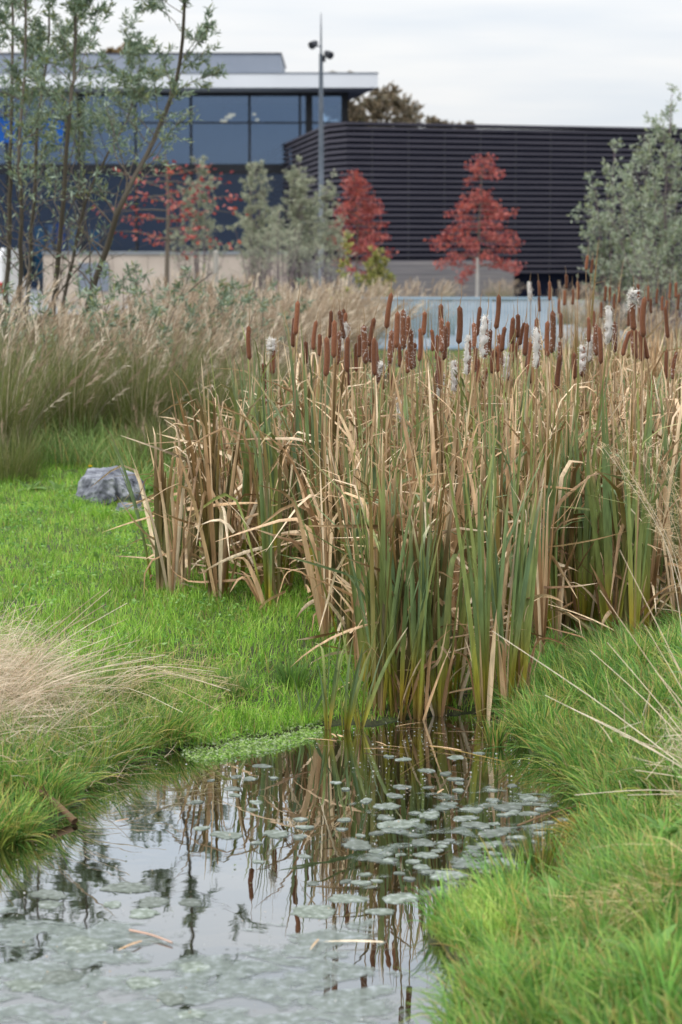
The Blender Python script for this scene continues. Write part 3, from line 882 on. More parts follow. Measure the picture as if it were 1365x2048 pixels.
# --- autumn trees behind the buildings
BR = [lin(140, 126, 106), lin(150, 134, 112), lin(120, 114, 94), lin(134, 124, 110), lin(112, 110, 88), lin(158, 138, 110)]
def far_tree(px, d_, top, hwpx, lb, pal=BR, base=None):
    sc = F / d_; org = np.array([X(px, d_), d_, 0.03]); hgt = D(px, top, d_)[2]
    t = thing('autumn_tree', lb, 'tree', tuple(org)); mbw = Shift(org); lv = []
    hw = hwpx / sc
    S = spline([org, org + np.array([.1, 0, hgt * .4]), org + np.array([0, 0, hgt * .93])], 16); rad = np.linspace(.28, .03, 16); mbw.tube(S, rad, 7, BK)
    branchy(S, rad, 80, 0, .3, el=(.1, .8), n_leaf=40, pal=pal, mbw=mbw, leaves=lv, barkc=BK, twigs=11, leaf=(.17, .11),
            len_fn=lambda t_: 1.25 * hw * (math.sin(min(1, (1.12 - t_) / .55) * PI / 2)))
    finish_tree(t, mbw, lv, org)
far_tree(772, 135, 186, 84, 'broad brown autumn tree rising behind the slatted building')
far_tree(682, 130, 128, 50, 'rusty tree top showing above the white roof fascia')
far_tree(245, 132, 78, 70, 'golden brown tree top behind the grey roof box', [lin(150, 124, 78), lin(134, 112, 74), lin(120, 104, 70)])
far_tree(872, 150, 226, 40, 'small brown tree top just above the slatted roof')
far_tree(930, 155, 234, 36, 'lowest brown tree top just above the slatted roof')

# =================================================================== CATTAIL STAND
TAN = [lin(210, 176, 138), lin(226, 198, 160), lin(180, 144, 106), lin(242, 220, 188), lin(148, 114, 80), lin(206, 172, 132)]
BRN = [lin(112, 86, 50), lin(128, 98, 62), lin(96, 78, 44), lin(122, 104, 56)]
GRN = [lin(126, 140, 82), lin(112, 132, 84), lin(138, 148, 86), lin(116, 138, 98)]
YLW = [lin(160, 156, 50), lin(142, 146, 46), lin(176, 160, 58)]
def leaf_cols(kind, N, K=7):
    """colour stops along N cattail leaves"""
    out = np.zeros((N, K, 3))
    for i in range(N):
        if kind == 'green':
            g_ = GRN[rng.integers(4)] * rng.uniform(.85, 1.15); y_ = YLW[rng.integers(3)]; b_ = BRN[rng.integers(4)]
            tip = TAN[rng.integers(6)] if rng.random() < .45 else g_ * .9 + y_ * .15
            out[i] = [b_, y_ * .85 + b_ * .15, g_ * .75 + y_ * .25, g_, g_, g_ * .8 + b_ * .22, tip]
        elif kind == 'olive':
            g_ = BRN[rng.integers(4)] * rng.uniform(.8, 1.15); t_ = TAN[rng.integers(6)]
            gr = GRN[rng.integers(4)]
            out[i] = [t_ * .8, g_ * .7 + gr * .3, g_ * .6 + gr * .4, g_ * .7 + gr * .2, g_, g_ * .8 + t_ * .2, t_]
        else:
            t_ = TAN[rng.integers(6)] * rng.uniform(.8, 1.12); t2 = TAN[rng.integers(6)]
            out[i] = [t_ * .85, t_ * .9, t_, t_, t_, t_ * .5 + t2 * .5, t2]
    return out

SEG = 13
def make_leaves(parent, n, h, kind, spread=.16, base_r=.014, kinkp=.72, width=(.017, .030), short=0.0, az0=None, name='leaf', bw=.55):
    """n separate cattail leaves as parts of the shoot"""
    az0 = rng.uniform(0, 2 * PI) if az0 is None else az0
    az = np.where(rng.random(n) < .5, az0, az0 + PI) + rng.normal(0, .45, n)
    base = np.stack([np.cos(az) * base_r * rng.uniform(0, 1, n), np.sin(az) * base_r * rng.uniform(0, 1, n), np.full(n, -.02)], -1)
    hh = h * rng.uniform(.72, 1.08, n)
    lean = np.abs(rng.normal(0, spread * .6, n)); droop = rng.uniform(-.02, spread * 1.1, n)
    kt = rng.uniform(.5, .9, n); ka = np.where(rng.random(n) < kinkp, rng.uniform(.5, 2.5, n), 0)
    if kind == 'green': ka *= np.where(rng.random(n) < .45, .8, 0)
    V, Q, C, q1 = blade_set(base, az, hh, lean, droop, rng.uniform(*width, n), SEG, 1.5, kt, ka, rng.uniform(-1.3, 1.3, n),
                            leaf_cols(kind, n), 3, .35, 3.8, rng.normal(0, .9, n), bw)
    for i in range(n):
        link(name, build_mesh(name, V[i], q1, C[i], True), M['leaf'], parent)

def head_mat():
    m, n, l, out = new_mat('seed_head')
    t = n.new('ShaderNodeTexCoord'); at = n.new('ShaderNodeAttribute'); at.attribute_name = 'Col'
    nz = n.new('ShaderNodeTexNoise'); nz.inputs['Scale'].default_value = 260.0; nz.inputs['Detail'].default_value = 3
    l.new(t.outputs['Object'], nz.inputs['Vector'])
    n2 = n.new('ShaderNodeTexNoise'); n2.inputs['Scale'].default_value = 85.0; n2.inputs['Detail'].default_value = 5; n2.inputs['Roughness'].default_value = .7
    l.new(t.outputs['Object'], n2.inputs['Vector'])
    r = n.new('ShaderNodeValToRGB')
    r.color_ramp.elements[0].position = .3; r.color_ramp.elements[0].color = (.11, .042, .02, 1)
    r.color_ramp.elements[1].position = .75; r.color_ramp.elements[1].color = (.26, .105, .055, 1)
    l.new(nz.outputs['Fac'], r.inputs[0])
    sep_ = n.new('ShaderNodeSeparateColor'); l.new(at.outputs['Color'], sep_.inputs[0])
    ad = n.new('ShaderNodeMath'); ad.operation = 'ADD'; l.new(n2.outputs['Fac'], ad.inputs[0]); l.new(sep_.outputs[0], ad.inputs[1])
    r2 = n.new('ShaderNodeValToRGB')       # tufts of pale down where the head starts to burst
    r2.color_ramp.elements[0].position = .66; r2.color_ramp.elements[0].color = (0, 0, 0, 1)
    r2.color_ramp.elements[1].position = .74; r2.color_ramp.elements[1].color = (1, 1, 1, 1)
    l.new(ad.outputs[0], r2.inputs[0])
    mm = n.new('ShaderNodeMix'); mm.data_type = 'RGBA'; l.new(r2.outputs[0], mm.inputs[0]); l.new(r.outputs[0], mm.inputs[6]); mm.inputs[7].default_value = (.62, .56, .52, 1)
    oi = n.new('ShaderNodeObjectInfo')
    mr = n.new('ShaderNodeMapRange'); mr.inputs[3].default_value = .6; mr.inputs[4].default_value = 1.3; l.new(oi.outputs['Random'], mr.inputs[0])
    sc = n.new('ShaderNodeVectorMath'); sc.operation = 'SCALE'; l.new(mm.outputs[2], sc.inputs[0]); l.new(mr.outputs[0], sc.inputs['Scale'])
    p = n.new('ShaderNodeBsdfPrincipled'); p.inputs['Roughness'].default_value = .9; p.inputs['Specular IOR Level'].default_value = .1
    p.inputs['Sheen Weight'].default_value = .25; p.inputs['Sheen Roughness'].default_value = .5
    b = n.new('ShaderNodeBump'); b.inputs['Strength'].default_value = .5; b.inputs['Distance'].default_value = .004
    l.new(nz.outputs['Fac'], b.inputs['Height']); l.new(b.outputs[0], p.inputs['Normal'])
    l.new(sc.outputs[0], p.inputs['Base Color']); l.new(p.outputs[0], out.inputs[0])
    return m
M['head'] = head_mat()
M['fluff'] = leaf_mat('seed_down', .9, .45, .1, 30, .05)

C4 = lambda x, y: (450 + x / 2.482, 540 + y / 2.482)
C5 = lambda x, y: (900 + x / 2.9355, 440 + y / 2.9355)
heads = []
for a in [(120,275,124,447),(240,355,235,520,'t'),(195,460,200,540,'s'),(203,545,205,670,'s'),(363,152,350,325),(350,230,340,385),(402,352,400,470),(455,250,440,400),(472,316,472,430),
          (528,200,518,340),(545,248,541,438),(504,330,500,530),(590,192,583,310),(602,210,595,330),(568,303,555,475,'s'),(610,265,600,400,'w'),(612,330,608,510),
          (670,320,667,435),(690,272,700,468,'s'),(742,236,715,380),(735,340,730,460),(748,350,748,470),(828,112,803,292),(858,205,850,390),(886,195,888,395,'s'),(912,228,908,330),
          (825,330,818,487,'s'),(848,297,840,410),(925,293,928,497,'s'),(968,285,965,455),(993,205,985,315),(1077,235,1077,412,'s'),(1108,252,1105,360),(1025,293,1030,390),(1055,320,1052,420),
          (787,470,788,595,'t'),(815,480,818,565),(868,365,870,460),(905,395,907,515,'s'),(945,360,940,460),(1060,490,1045,640,'s'),(1085,510,1070,630,'w'),(1050,620,1045,715),
          (870,640,890,780,'w'),(1268,180,1250,330),(1360,120,1345,295),(1235,260,1235,350,'s'),(1215,330,1205,520,'w'),(1300,235,1290,440,'w'),(1245,380,1240,510,'s'),(1258,440,1255,565),
          (1318,460,1275,590,'s'),(1310,660,1310,720)]:
    heads.append((C4(*a[:2]), C4(*a[2:4]), a[4] if len(a) > 4 else '', False))
for a in [(240,640,232,800),(290,665,308,855,'s'),(325,625,310,740),(265,760,258,850),(372,570,365,690),(400,550,398,660),(385,640,360,780),(415,670,375,840),(440,600,415,720),(455,605,440,800),(470,710,452,875),
          (345,785,340,910,'w'),(512,573,510,775),(575,590,575,805),(602,530,597,785,'s'),(652,543,650,700),(648,710,645,830,'s'),(815,568,815,720),(860,610,860,800,'s'),(830,680,820,800,'w'),
          (785,740,785,890,'w'),(885,660,880,810,'s'),(967,595,967,780,'s'),(1060,650,1015,800),(1083,430,1082,650,'t'),(1147,450,1137,690),(1090,640,1092,820),(380,928,382,1005,'s'),(385,1010,392,1170),(1075,1090,1065,1225)]:
    heads.append((C5(*a[:2]), C5(*a[2:4]), a[4] if len(a) > 4 else '', False))
for a in [(520,355,525,450),(523,450,527,535),(585,358,585,475),(470,370,475,475,'w'),(683,318,683,405),(645,462,645,540),(722,405,720,500),(810,205,800,295),(838,228,828,315),(748,360,750,470),(675,410,672,495),
          (845,530,845,610),(915,385,910,460),(940,390,935,480),(968,430,965,525),(990,390,993,470),(1105,375,1105,450),(1165,385,1165,465),(1182,460,1182,550),(1295,370,1290,455),(1328,365,1328,450),
          (1275,470,1265,540),(1060,425,1060,500),(1250,445,1248,520),(890,480,888,560),(1055,530,1050,600),(1115,500,1112,580),(1345,430,1340,510),(1220,400,1216,480)]:
    heads.append((C5(*a[:2]), C5(*a[2:4]), a[4] if len(a) > 4 else '', True))

for k in range(26):      # further heads between those picked out one by one
    hx, hy = rng.uniform(640, 1350), rng.uniform(618, 740); hl = rng.uniform(52, 80); tl = rng.normal(0, 5)
    heads.append(((hx + tl, hy - .05 * (hx - 640)), (hx, hy - .05 * (hx - 640) + hl), rng.choice(['', '', 's', 's', 'w']) if k % 3 else '', False))
low_ = lambda q: q[1] >= 740
STALK = lin(178, 148, 112)
def lathe_head(p0, p1, r, speck):
    n = 14; t_ = np.linspace(0, 1, n)
    prof = np.clip(np.minimum(t_ / .07, (1 - t_) / .07), 0, 1); prof = np.sqrt(1 - (1 - prof) ** 2) * .82 + .18
    prof *= (1 + .03 * np.sin(t_ * 9 + rng.uniform(0, 6))) * (1 - .10 * t_)
    prof[0] = prof[-1] = .12
    u = t_[:, None]; P = p0 * (1 - u) + p1 * u
    bend = np.array([rng.normal(0, .004), rng.normal(0, .004), 0]); P = P + np.sin(u * PI) * bend
    V, Q = tube(P, r * prof, 12)
    V = V + rng.normal(size=V.shape) * r * .03
    return V, Q, np.full((len(V), 3), speck)
def fluff_mesh(p0, p1, r, dens, side, lo=0., hi=1., ln=(.008, .022)):
    n = dens
    u = rng.uniform(lo, hi, n); P = p0 + (p1 - p0) * u[:, None]
    a_ = side + rng.normal(0, 1.0, n)
    d_ = np.stack([np.cos(a_), np.sin(a_), rng.normal(.0, .55, n)], -1); d_ /= np.linalg.norm(d_, axis=1)[:, None]
    P = P + d_ * r * rng.uniform(.3, 1.5, n)[:, None]
    col = np.array([.88, .85, .80]) * rng.uniform(.85, 1.1, (n, 1))
    d2 = d_ + rng.normal(size=(n, 3)) * .7
    L_ = rng.uniform(*ln, n)
    return leaf_quads(P, d2, L_, L_ * .22, col)

for (top, bot, fl, far) in heads:
    lpx = math.hypot(top[0] - bot[0], top[1] - bot[1])
    if far:
        d_ = float(np.clip(F * .165 / lpx, 17.5, 21.5))
    else:
        d_ = float(np.clip(F * .19 / lpx, 11.3, 14.0)) + rng.uniform(-.15, .15)
        if top[0] < 620: d_ = float(np.clip(d_, 12.5, 13.4))
    pb, pt = D(bot[0], bot[1], d_), D(top[0], top[1], d_)
    if np.linalg.norm(pt - pb) < .13: pb = pt - (pt - pb) / np.linalg.norm(pt - pb) * rng.uniform(.13, .16)
    ax = (pt - pb) / np.linalg.norm(pt - pb)
    pt = pt + np.array([0, rng.normal(0, .006), 0])
    bx = pb[0] - ax[0] * pb[2] * .45 + rng.normal(0, .02); by = d_ + rng.normal(0, .05)
    org = np.array([bx, by, float(max(0.0, H(bx, by)))])
    leanang = math.degrees(math.atan2(ax[0], ax[2]))
    look = {'': 'brown cattail with a smooth intact head', 's': 'brown cattail head flecked with white down', 't': 'brown cattail with white down at its tip', 'w': 'burst cattail head shedding white fluff'}[fl]
    if not far and not low_(top): look = ('tall ' if top[1] < 632 else 'shorter ' if top[1] > 680 else '') + look
    if abs(leanang) > 7.5: look = look.replace('cattail', 'leaning cattail', 1)
    if far:
        where = 'at the back of the stand' if bot[0] > 1110 else 'in front of the dark doorway' if bot[0] > 1040 else 'before the far end of the railing'
    else:
        where = 'before the tan feather grass' if bot[0] < 720 else 'in front of the pale blue railing' if bot[0] < 1110 else 'in front of the far cattails'
    low = '' if top[1] < 740 else ' low among dry leaves'
    label = look + (low if low else ' ' + where)
    t = thing('cattail', label, 'cattail', tuple(org), label)
    A, B = pb - org, pt - org
    r = .0142 * rng.uniform(.82, 1.14)
    if fl == 'w': r *= .85
    S = spline([np.array([0, 0, -.03]), A * .5 + np.array([rng.normal(0, .012) - ax[0] * .06, 0, 0]), A + (B - A) * .05], 12)
    mb = MB(); V, Q = tube(S, np.linspace(.0062, .0034, 12), 6); mb.add(V, Q, STALK * rng.uniform(.7, 1.05)); mb.build('stalk', M['leaf'], t, smooth=True)
    V, Q, Cc = lathe_head(A, B, r, {'': -.06, 's': .10, 't': .04, 'w': .13}[fl])
    hd = link('seed_head', build_mesh('seed_head', V, Q, Cc, True), M['head'], t)
    sp = B + ax * rng.uniform(.05, .12) + np.array([rng.normal(0, .006), 0, 0])
    mb = MB(); V, Q = tube([B - ax * .01, (B + sp) / 2 + np.array([rng.normal(0, .003), 0, 0]), sp], [.0024, .0016, .0008], 4); mb.add(V, Q, STALK * .75); mb.build('tip_spike', M['leaf'], hd)
    if fl in 'wt' and fl:
        lo_ = .02 if fl == 'w' else .72
        tt_ = np.linspace(lo_, 1.03, 12)[:, None]; off = np.array([-r * .55, -r * .6, 0])
        P_ = A + (B - A) * tt_ + off + rng.normal(size=(12, 3)) * r * .25
        pr = np.sin(np.linspace(.12, PI - .12, 12)) ** .5 * r * (1.25 if fl == 'w' else 1.3) * (1 + .3 * np.sin(np.arange(12) * 1.9 + rng.uniform(0, 6)))
        V, Q = tube(P_, pr, 9); V = V + rng.normal(size=V.shape) * r * .22
        link('down', build_mesh('down', V, Q, np.full((len(V), 3), .88) * np.array([1, .96, .92]) * rng.uniform(.8, 1.1, (len(V), 1)), True), M['fluff'], hd)
    if fl == 'w':
        V, Q, Cc = fluff_mesh(A, B, r * 1.3, 900, rng.uniform(2.6, 4.2), .05, 1, (.006, .017)); link('fluff', build_mesh('fluff', V, Q, Cc), M['fluff'], hd)
    elif fl == 't':
        V, Q, Cc = fluff_mesh(A, B, r * 1.5, 500, rng.uniform(2.6, 3.8), .68, 1.06, (.007, .020)); link('fluff', build_mesh('fluff', V, Q, Cc), M['fluff'], hd)
    elif fl == 's':
        V, Q, Cc = fluff_mesh(A, B, r, 60, rng.uniform(0, 6), 0, 1, (.004, .010)); link('fluff', build_mesh('fluff', V, Q, Cc), M['fluff'], hd)
    hmax = (A[2] + .05) * (.92 if not far else .98)
    make_leaves(t, 6, hmax * rng.uniform(.68, .92), 'dry' if rng.random() < .55 else ('olive' if rng.random() < .6 else 'green'), .13, .012, .55)

# ---- leafy shoots: green ones at the water's edge (pixel base, height, leaves)
fronts = [((655, 1450), .44, 7, 'small young green cattail shoot rooted in the shallow water'), ((690, 1452), .40, 6, 'small young green cattail shoot rooted in the shallow water'),
          ((612, 1440), .24, 4, 'tiny young green cattail shoot at the grassy water edge'), ((722, 1450), .52, 7, 'short green cattail shoot with a dark wet base'),
          ((795, 1408), 1.12, 9, None), ((836, 1414), 1.18, 10, None), ((905, 1372), 1.2, 7, None), ((968, 1408), 1.2, 11, None), ((1014, 1402), 1.15, 9, None), ((745, 1372), 1.08, 8, None),
          ((1042, 1388), 1.1, 8, None), ((880, 1400), .95, 7, None), ((1165, 1288), 1.36, 8, None), ((1222, 1298), 1.3, 9, None), ((1256, 1290), 1.18, 7, None), ((1110, 1305), 1.2, 7, None),
          ((1300, 1270), 1.3, 8, None), ((1345, 1262), 1.3, 8, None), ((1385, 1270), 1.35, 8, None), ((735, 1300), 1.1, 7, None), ((800, 1330), 1.2, 7, None), ((540, 1225), .95, 6, None), ((350, 1178), .85, 6, None),
          ((655, 1240), 1.05, 6, None), ((448, 1195), .9, 6, None), ((950, 1330), 1.2, 7, None), ((1060, 1310), 1.25, 7, None)]
for (pp, h_, n_, lb) in fronts:
    if pp[1] > 1360: pp = (pp[0], pp[1] + (26 if pp[1] < 1420 else 8))
    p = GP(*pp)
    if lb is None:
        e = 'at the pond edge' if pp[1] > 1360 else ('beside the right grass bank' if pp[0] > 1080 else 'at the edge of the bright lawn')
        lb = 'tall green cattail shoot with yellowish base ' + e
    t = thing('cattail_shoot', lb, 'cattail', tuple(p), lb)
    make_leaves(t, n_, h_, 'green', .20 if h_ > .6 else .3, .03 if h_ > .6 else .015, .35, (.02, .034) if h_ > .6 else (.011, .019))
    if h_ > .6:
        make_leaves(t, 5, h_ * .42, 'dry', .42 if pp[0] > 500 else .25, .04, .7, (.014, .026), name='dead_leaf')
# two lone green blades leaning out at the left edge
p = GP(305, 1172); t = thing('cattail_shoot', 'lone green cattail shoot leaning left towards the grey boulder', 'cattail', tuple(p))
for k, (dx, hh_) in enumerate([(-.24, .98), (-.30, .90), (-.2, .78)]):
    V, Q, C, q1 = blade_set(np.array([[0, 0, -.02]]), np.array([PI + .1 * k]), np.array([hh_]), np.array([.12]), np.array([.32]), np.array([.014]), SEG, 1.2, np.array([.93]), np.array([1.2 if k == 0 else 0.]), np.array([1.2]), leaf_cols('green', 1), 3, .3, 2.6, np.array([.3]))
    link('leaf', build_mesh('leaf', V[0], q1, C[0], True), M['leaf'], t)

# ---- dry shoots filling the stand
STAND = np.array([GP(*p)[:2] for p in [(296, 1192), (420, 1205), (540, 1222), (650, 1265), (690, 1375), (740, 1440), (880, 1425), (960, 1420), (1045, 1412), (1080, 1325), (1130, 1302),
                                       (1240, 1305), (1365, 1270), (1480, 1262), (1480, 905), (1270, 900), (1130, 960), (960, 985), (780, 1030), (640, 1045), (520, 1075), (420, 1105), (330, 1140)]])
def sample_poly(P, n):
    lo, hi = P.min(0), P.max(0); out = []
    while sum(len(o_) for o_ in out) < n:
        q = rng.uniform(lo, hi, (n * 3, 2)); out.append(q[poly_sd(q[:, 0], q[:, 1], P) < 0])
    return np.concatenate(out)[:n]
def px_of(x, y): return 682.5 + F * x / y
def stand_height(x, y):
    p = px_of(x, y)
    h_ = np.interp(p, [290, 340, 430, 520, 620, 760], [.86, 1.0, 1.24, 1.40, 1.47, 1.46])
    h_ = h_ - .22 * ss(12.2, 10.9, y)                 # lower in the front rows
    h_ = h_ - .20 * ss(13.4, 16.0, y)
    return h_
pts = sample_poly(STAND, 680)
order = np.argsort(pts[:, 1])
pts = pts[order]
near, rest = pts[:298], pts[298:]
for i, (x, y) in enumerate(near):
    h_ = float(stand_height(x, y)) * rng.uniform(.78, 1.08)
    pxx = px_of(x, y)
    kind = rng.choice(['dry', 'olive', 'green'], p=[.40, .30, .30])
    if pxx < 450: kind = rng.choice(['dry', 'olive'], p=[.45, .55])
    where = 'along the bright lawn' if pxx < 640 else 'behind the pond edge' if y < 12.2 else 'in the middle of the stand'
    look = {'dry': 'pale tan dried cattail shoot with folded leaf tips', 'olive': 'olive brown fading cattail shoot', 'green': 'still green cattail shoot among dry ones'}[kind]
    look = ('tall ' if h_ > 1.3 else 'short ' if h_ < 1.0 else '') + look
    if y >= 12.2 and pxx >= 640: where = 'below the railing' if pxx < 900 else 'below the dark doorway' if pxx < 1130 else 'below the tall willow shrub'
    t = thing('cattail_shoot', look + ' ' + where, 'cattail', (x, y, float(max(0, H(x, y)))), look + ' ' + where)
    make_leaves(t, int(rng.integers(6, 10)), h_, kind, .18 if kind != 'dry' else .24, .022, .78)
def leaf_heap(name, P, nper, hf, kinds, label, spread=.2):
    base, az, hh, kd = [], [], [], []
    N = len(P) * nper
    B = np.repeat(P, nper, 0) + rng.normal(0, .02, (N, 2))
    Z = np.maximum(0, H(B[:, 0], B[:, 1])) - .02
    hgt = stand_height(B[:, 0], B[:, 1]) * rng.uniform(.6, 1.1, N) * hf
    C = np.concatenate([leaf_cols(k, n_) for k, n_ in zip(kinds, np.bincount(rng.choice(len(kinds[:]), N, p=[.38, .34, .28]), minlength=3))]); rng.shuffle(C)
    V, Q, C, q1 = blade_set(np.column_stack([B, Z]), rng.uniform(0, 2*PI, N), hgt, np.abs(rng.normal(0, spread*.6, N)), rng.uniform(0, spread, N), rng.uniform(.017, .029, N), SEG, 1.5,
                            rng.uniform(.5, .9, N), np.where(rng.random(N) < .55, rng.uniform(.5, 2.4, N), 0), rng.uniform(-1.3, 1.3, N), C, 3, .35, 3.8, rng.normal(0, .9, N), .55)
    o = link(name, build_mesh(name, V, Q, C, True), M['leaf']); tag(o, label, 'reeds', kind='stuff'); return o
leaf_heap('cattail_thicket', rest, 9, 1.0, ['dry', 'olive', 'green'], 'dense thicket of dry and green cattail leaves at the back of the stand')
# broken leaves criss-crossing low down
N = 4200
B = sample_poly(STAND, N)
Zb = np.maximum(0, H(B[:, 0], B[:, 1])) + rng.uniform(0, .62, N) ** 1.3
hh = rng.uniform(.18, .6, N)
V, Q, C, q1 = blade_set(np.column_stack([B, Zb]), rng.uniform(0, 2*PI, N), hh, rng.uniform(.3, 1.9, N), rng.uniform(-.3, .8, N), rng.uniform(.011, .023, N), 6, 1.2,
                        rng.uniform(.2, .8, N), np.where(rng.random(N) < .4, rng.uniform(-1.2, 1.8, N), 0), rng.uniform(-1.4, 1.4, N), leaf_cols('dry', N, 7) * rng.uniform(.85, 1.15, (N, 1, 1)), 3, .3, 3.0, rng.normal(0, 1., N), .9)
V[..., 2] = np.maximum(V[..., 2], .012)
o = link('broken_reed_litter', build_mesh('broken_reed_litter', V, Q, C, True), M['leaf'])
tag(o, 'tangle of broken tan cattail leaves low in the stand', 'reeds', kind='stuff')
# tall olive shoot rising at the back right
for (px, d_, h_, lb) in [(1160, 18.2, 2.05, 'tallest olive cattail shoot standing above the far seed heads'), (1185, 18.6, 1.85, 'tall olive cattail shoot beside the tallest one')]:
    x = X(px, d_); t = thing('cattail_shoot', lb, 'cattail', (x, d_, .03)); make_leaves(t, 8, h_, 'olive', .12, .03, .25)

# =================================================================== BOULDER AND STONE
def rock_mat():
    m, n, l, out = new_mat('grey_limestone')
    t = n.new('ShaderNodeTexCoord')
    nz = n.new('ShaderNodeTexNoise'); nz.inputs['Scale'].default_value = 9; nz.inputs['Detail'].default_value = 8; nz.inputs['Roughness'].default_value = .65
    l.new(t.outputs['Object'], nz.inputs['Vector'])
    r = n.new('ShaderNodeValToRGB')
    e = r.color_ramp.elements
    e[0].position = .34; e[0].color = (.055, .058, .075, 1); e[1].position = .7; e[1].color = (.38, .39, .41, 1)
    x_ = e.new(.5); x_.color = (.17, .18, .21, 1)
    l.new(nz.outputs['Fac'], r.inputs[0])
    n2 = n.new('ShaderNodeTexNoise'); n2.inputs['Scale'].default_value = 45; n2.inputs['Detail'].default_value = 5
    l.new(t.outputs['Object'], n2.inputs['Vector'])
    b = n.new('ShaderNodeBump'); b.inputs['Strength'].default_value = .7; b.inputs['Distance'].default_value = .015; l.new(n2.outputs['Fac'], b.inputs['Height'])
    p = n.new('ShaderNodeBsdfPrincipled'); p.inputs['Roughness'].default_value = .85
    l.new(r.outputs[0], p.inputs['Base Color']); l.new(b.outputs[0], p.inputs['Normal']); l.new(p.outputs[0], out.inputs[0])
    return m
M['rock'] = rock_mat()
def rock_mesh(sx, sy, sz, planes, seed, groove=0.0):
    r_ = np.random.default_rng(seed)
    n, k = 110, 64
    a_ = np.linspace(0, 2*PI, n, endpoint=False); b_ = np.linspace(.02, PI - .02, k)
    A_, B_ = np.meshgrid(a_, b_)
    Dn = np.stack([np.sin(B_) * np.cos(A_), np.sin(B_) * np.sin(A_), np.cos(B_)], -1)
    R_ = np.full(A_.shape, 9.0)
    for (nv, off) in planes:
        nv = np.array(nv, float); nv /= np.linalg.norm(nv)
        dn = Dn @ nv
        R_ = np.minimum(R_, np.where(dn > .05, off / np.maximum(dn, .05), 9.0))
    R_ = np.minimum(R_, 1.35)
    P = Dn * R_[..., None]
    for s in range(3): R_ = R_
    wv = sum(np.sin(P @ r_.normal(size=3) * f_ + r_.uniform(0, 6)) * am for f_, am in [(5, .03), (9, .025), (17, .015), (30, .01), (30, .01)])
    P = P * (1 + wv[..., None])
    if groove:                        # eroded flutes running down the right-hand face
        g_ = np.sin(P[..., 1] * 13 + P[..., 0] * 9 + .8 * np.sin(P[..., 2] * 4)) 
        msk = ss(-.1, .5, P[..., 0]) * ss(.95, .3, P[..., 2])
        P = P * (1 - groove * (msk * np.clip(g_, 0, 1) ** 1.5)[..., None])
    P = P * np.array([sx, sy, sz])
    i = np.arange(k - 1)[:, None] * n; j = np.arange(n)[None, :]
    Q = np.stack([i + j, i + n + j, i + n + (j+1) % n, i + (j+1) % n], -1).reshape(-1, 4)
    return P.reshape(-1, 3), Q
p = GP(212, 1012)
V, Q = rock_mesh(.235, .20, .155, [((-.35, -.3, .9), .86), ((.35, -.2, .9), .92), ((.95, -.2, .25), .86), ((.3, -1, .15), .78), ((-.6, -.9, .2), .80), ((-1, 0, .1), .95), ((0, 1, .2), .9), ((0, 0, -1), .8), ((.7, -.7, -.4), .8), ((.75, -.5, .6), .84)], 5, .42)
o = link('boulder', build_mesh('boulder', V, Q, None, False), M['rock'], None, (p[0] + .02, p[1] + .15, p[2] + .085))
o.rotation_euler = (0, math.radians(9), math.radians(-8)); tag(o, 'grey weathered limestone boulder with eroded flutes at the lawn edge', 'rock')
p = GP(258, 1026)
V, Q = rock_mesh(.10, .09, .055, [((0, 0, 1), .8), ((.8, -.5, .4), .8), ((-.7, -.5, .5), .85), ((0, -1, .3), .8), ((0, 1, 0), .9), ((1, .3, 0), .9), ((-1, .2, 0), .9), ((0, 0, -1), .8)], 9)
o = link('stone', build_mesh('stone', V, Q, None, False), M['rock'], None, (p[0], p[1] + .04, p[2] + .02)); tag(o, 'small grey stone tucked under the boulder', 'rock')

# =================================================================== FEATHER GRASS CLUMPS
FG_GREEN = [lin(104, 118, 60), lin(84, 102, 50), lin(122, 130, 72), lin(138, 134, 86)]
FG_TAN = [lin(186, 168, 146), lin(168, 148, 126), lin(208, 194, 174), lin(150, 130, 108)]
def fg_blades(n, h, R, green, wid=.006, segs=6, droop=(.2, 1.1), seed_pal=None):
    az = rng.uniform(0, 2*PI, n); rr = R * np.sqrt(rng.uniform(0, 1, n))
    base = np.stack([np.cos(az) * rr, np.sin(az) * rr, np.full(n, -.02)], -1)
    az = az + rng.normal(0, .6, n)
    hh = h * rng.uniform(.45, 1.05, n)
    gp, tp = np.array(FG_GREEN), np.array(FG_TAN)
    c0 = gp[rng.integers(4, size=n)]; c1 = np.where((rng.random(n) < green)[:, None], gp[rng.integers(4, size=n)], tp[rng.integers(4, size=n)])
    cols = np.stack([c0 * .95, c0 * .5 + c1 * .5, c1, c1 * .8 + tp[rng.integers(4, size=n)] * .2], 1)
    return blade_set(base, az, hh, np.abs(rng.normal(0, .16, n)), rng.uniform(*droop, n), rng.uniform(.6, 1.5, n) * wid, segs, 1.7, None, None, None, cols)
def fg_plume_mesh(n, h, R, ln=.26):
    """n feathery plumes on thin culms in one mesh"""
    mb = MB()
    for i in range(n):
        mb.add(*one_plume(h * rng.uniform(.55, 1.03), R, ln * rng.uniform(.7, 1.2)))
    return mb
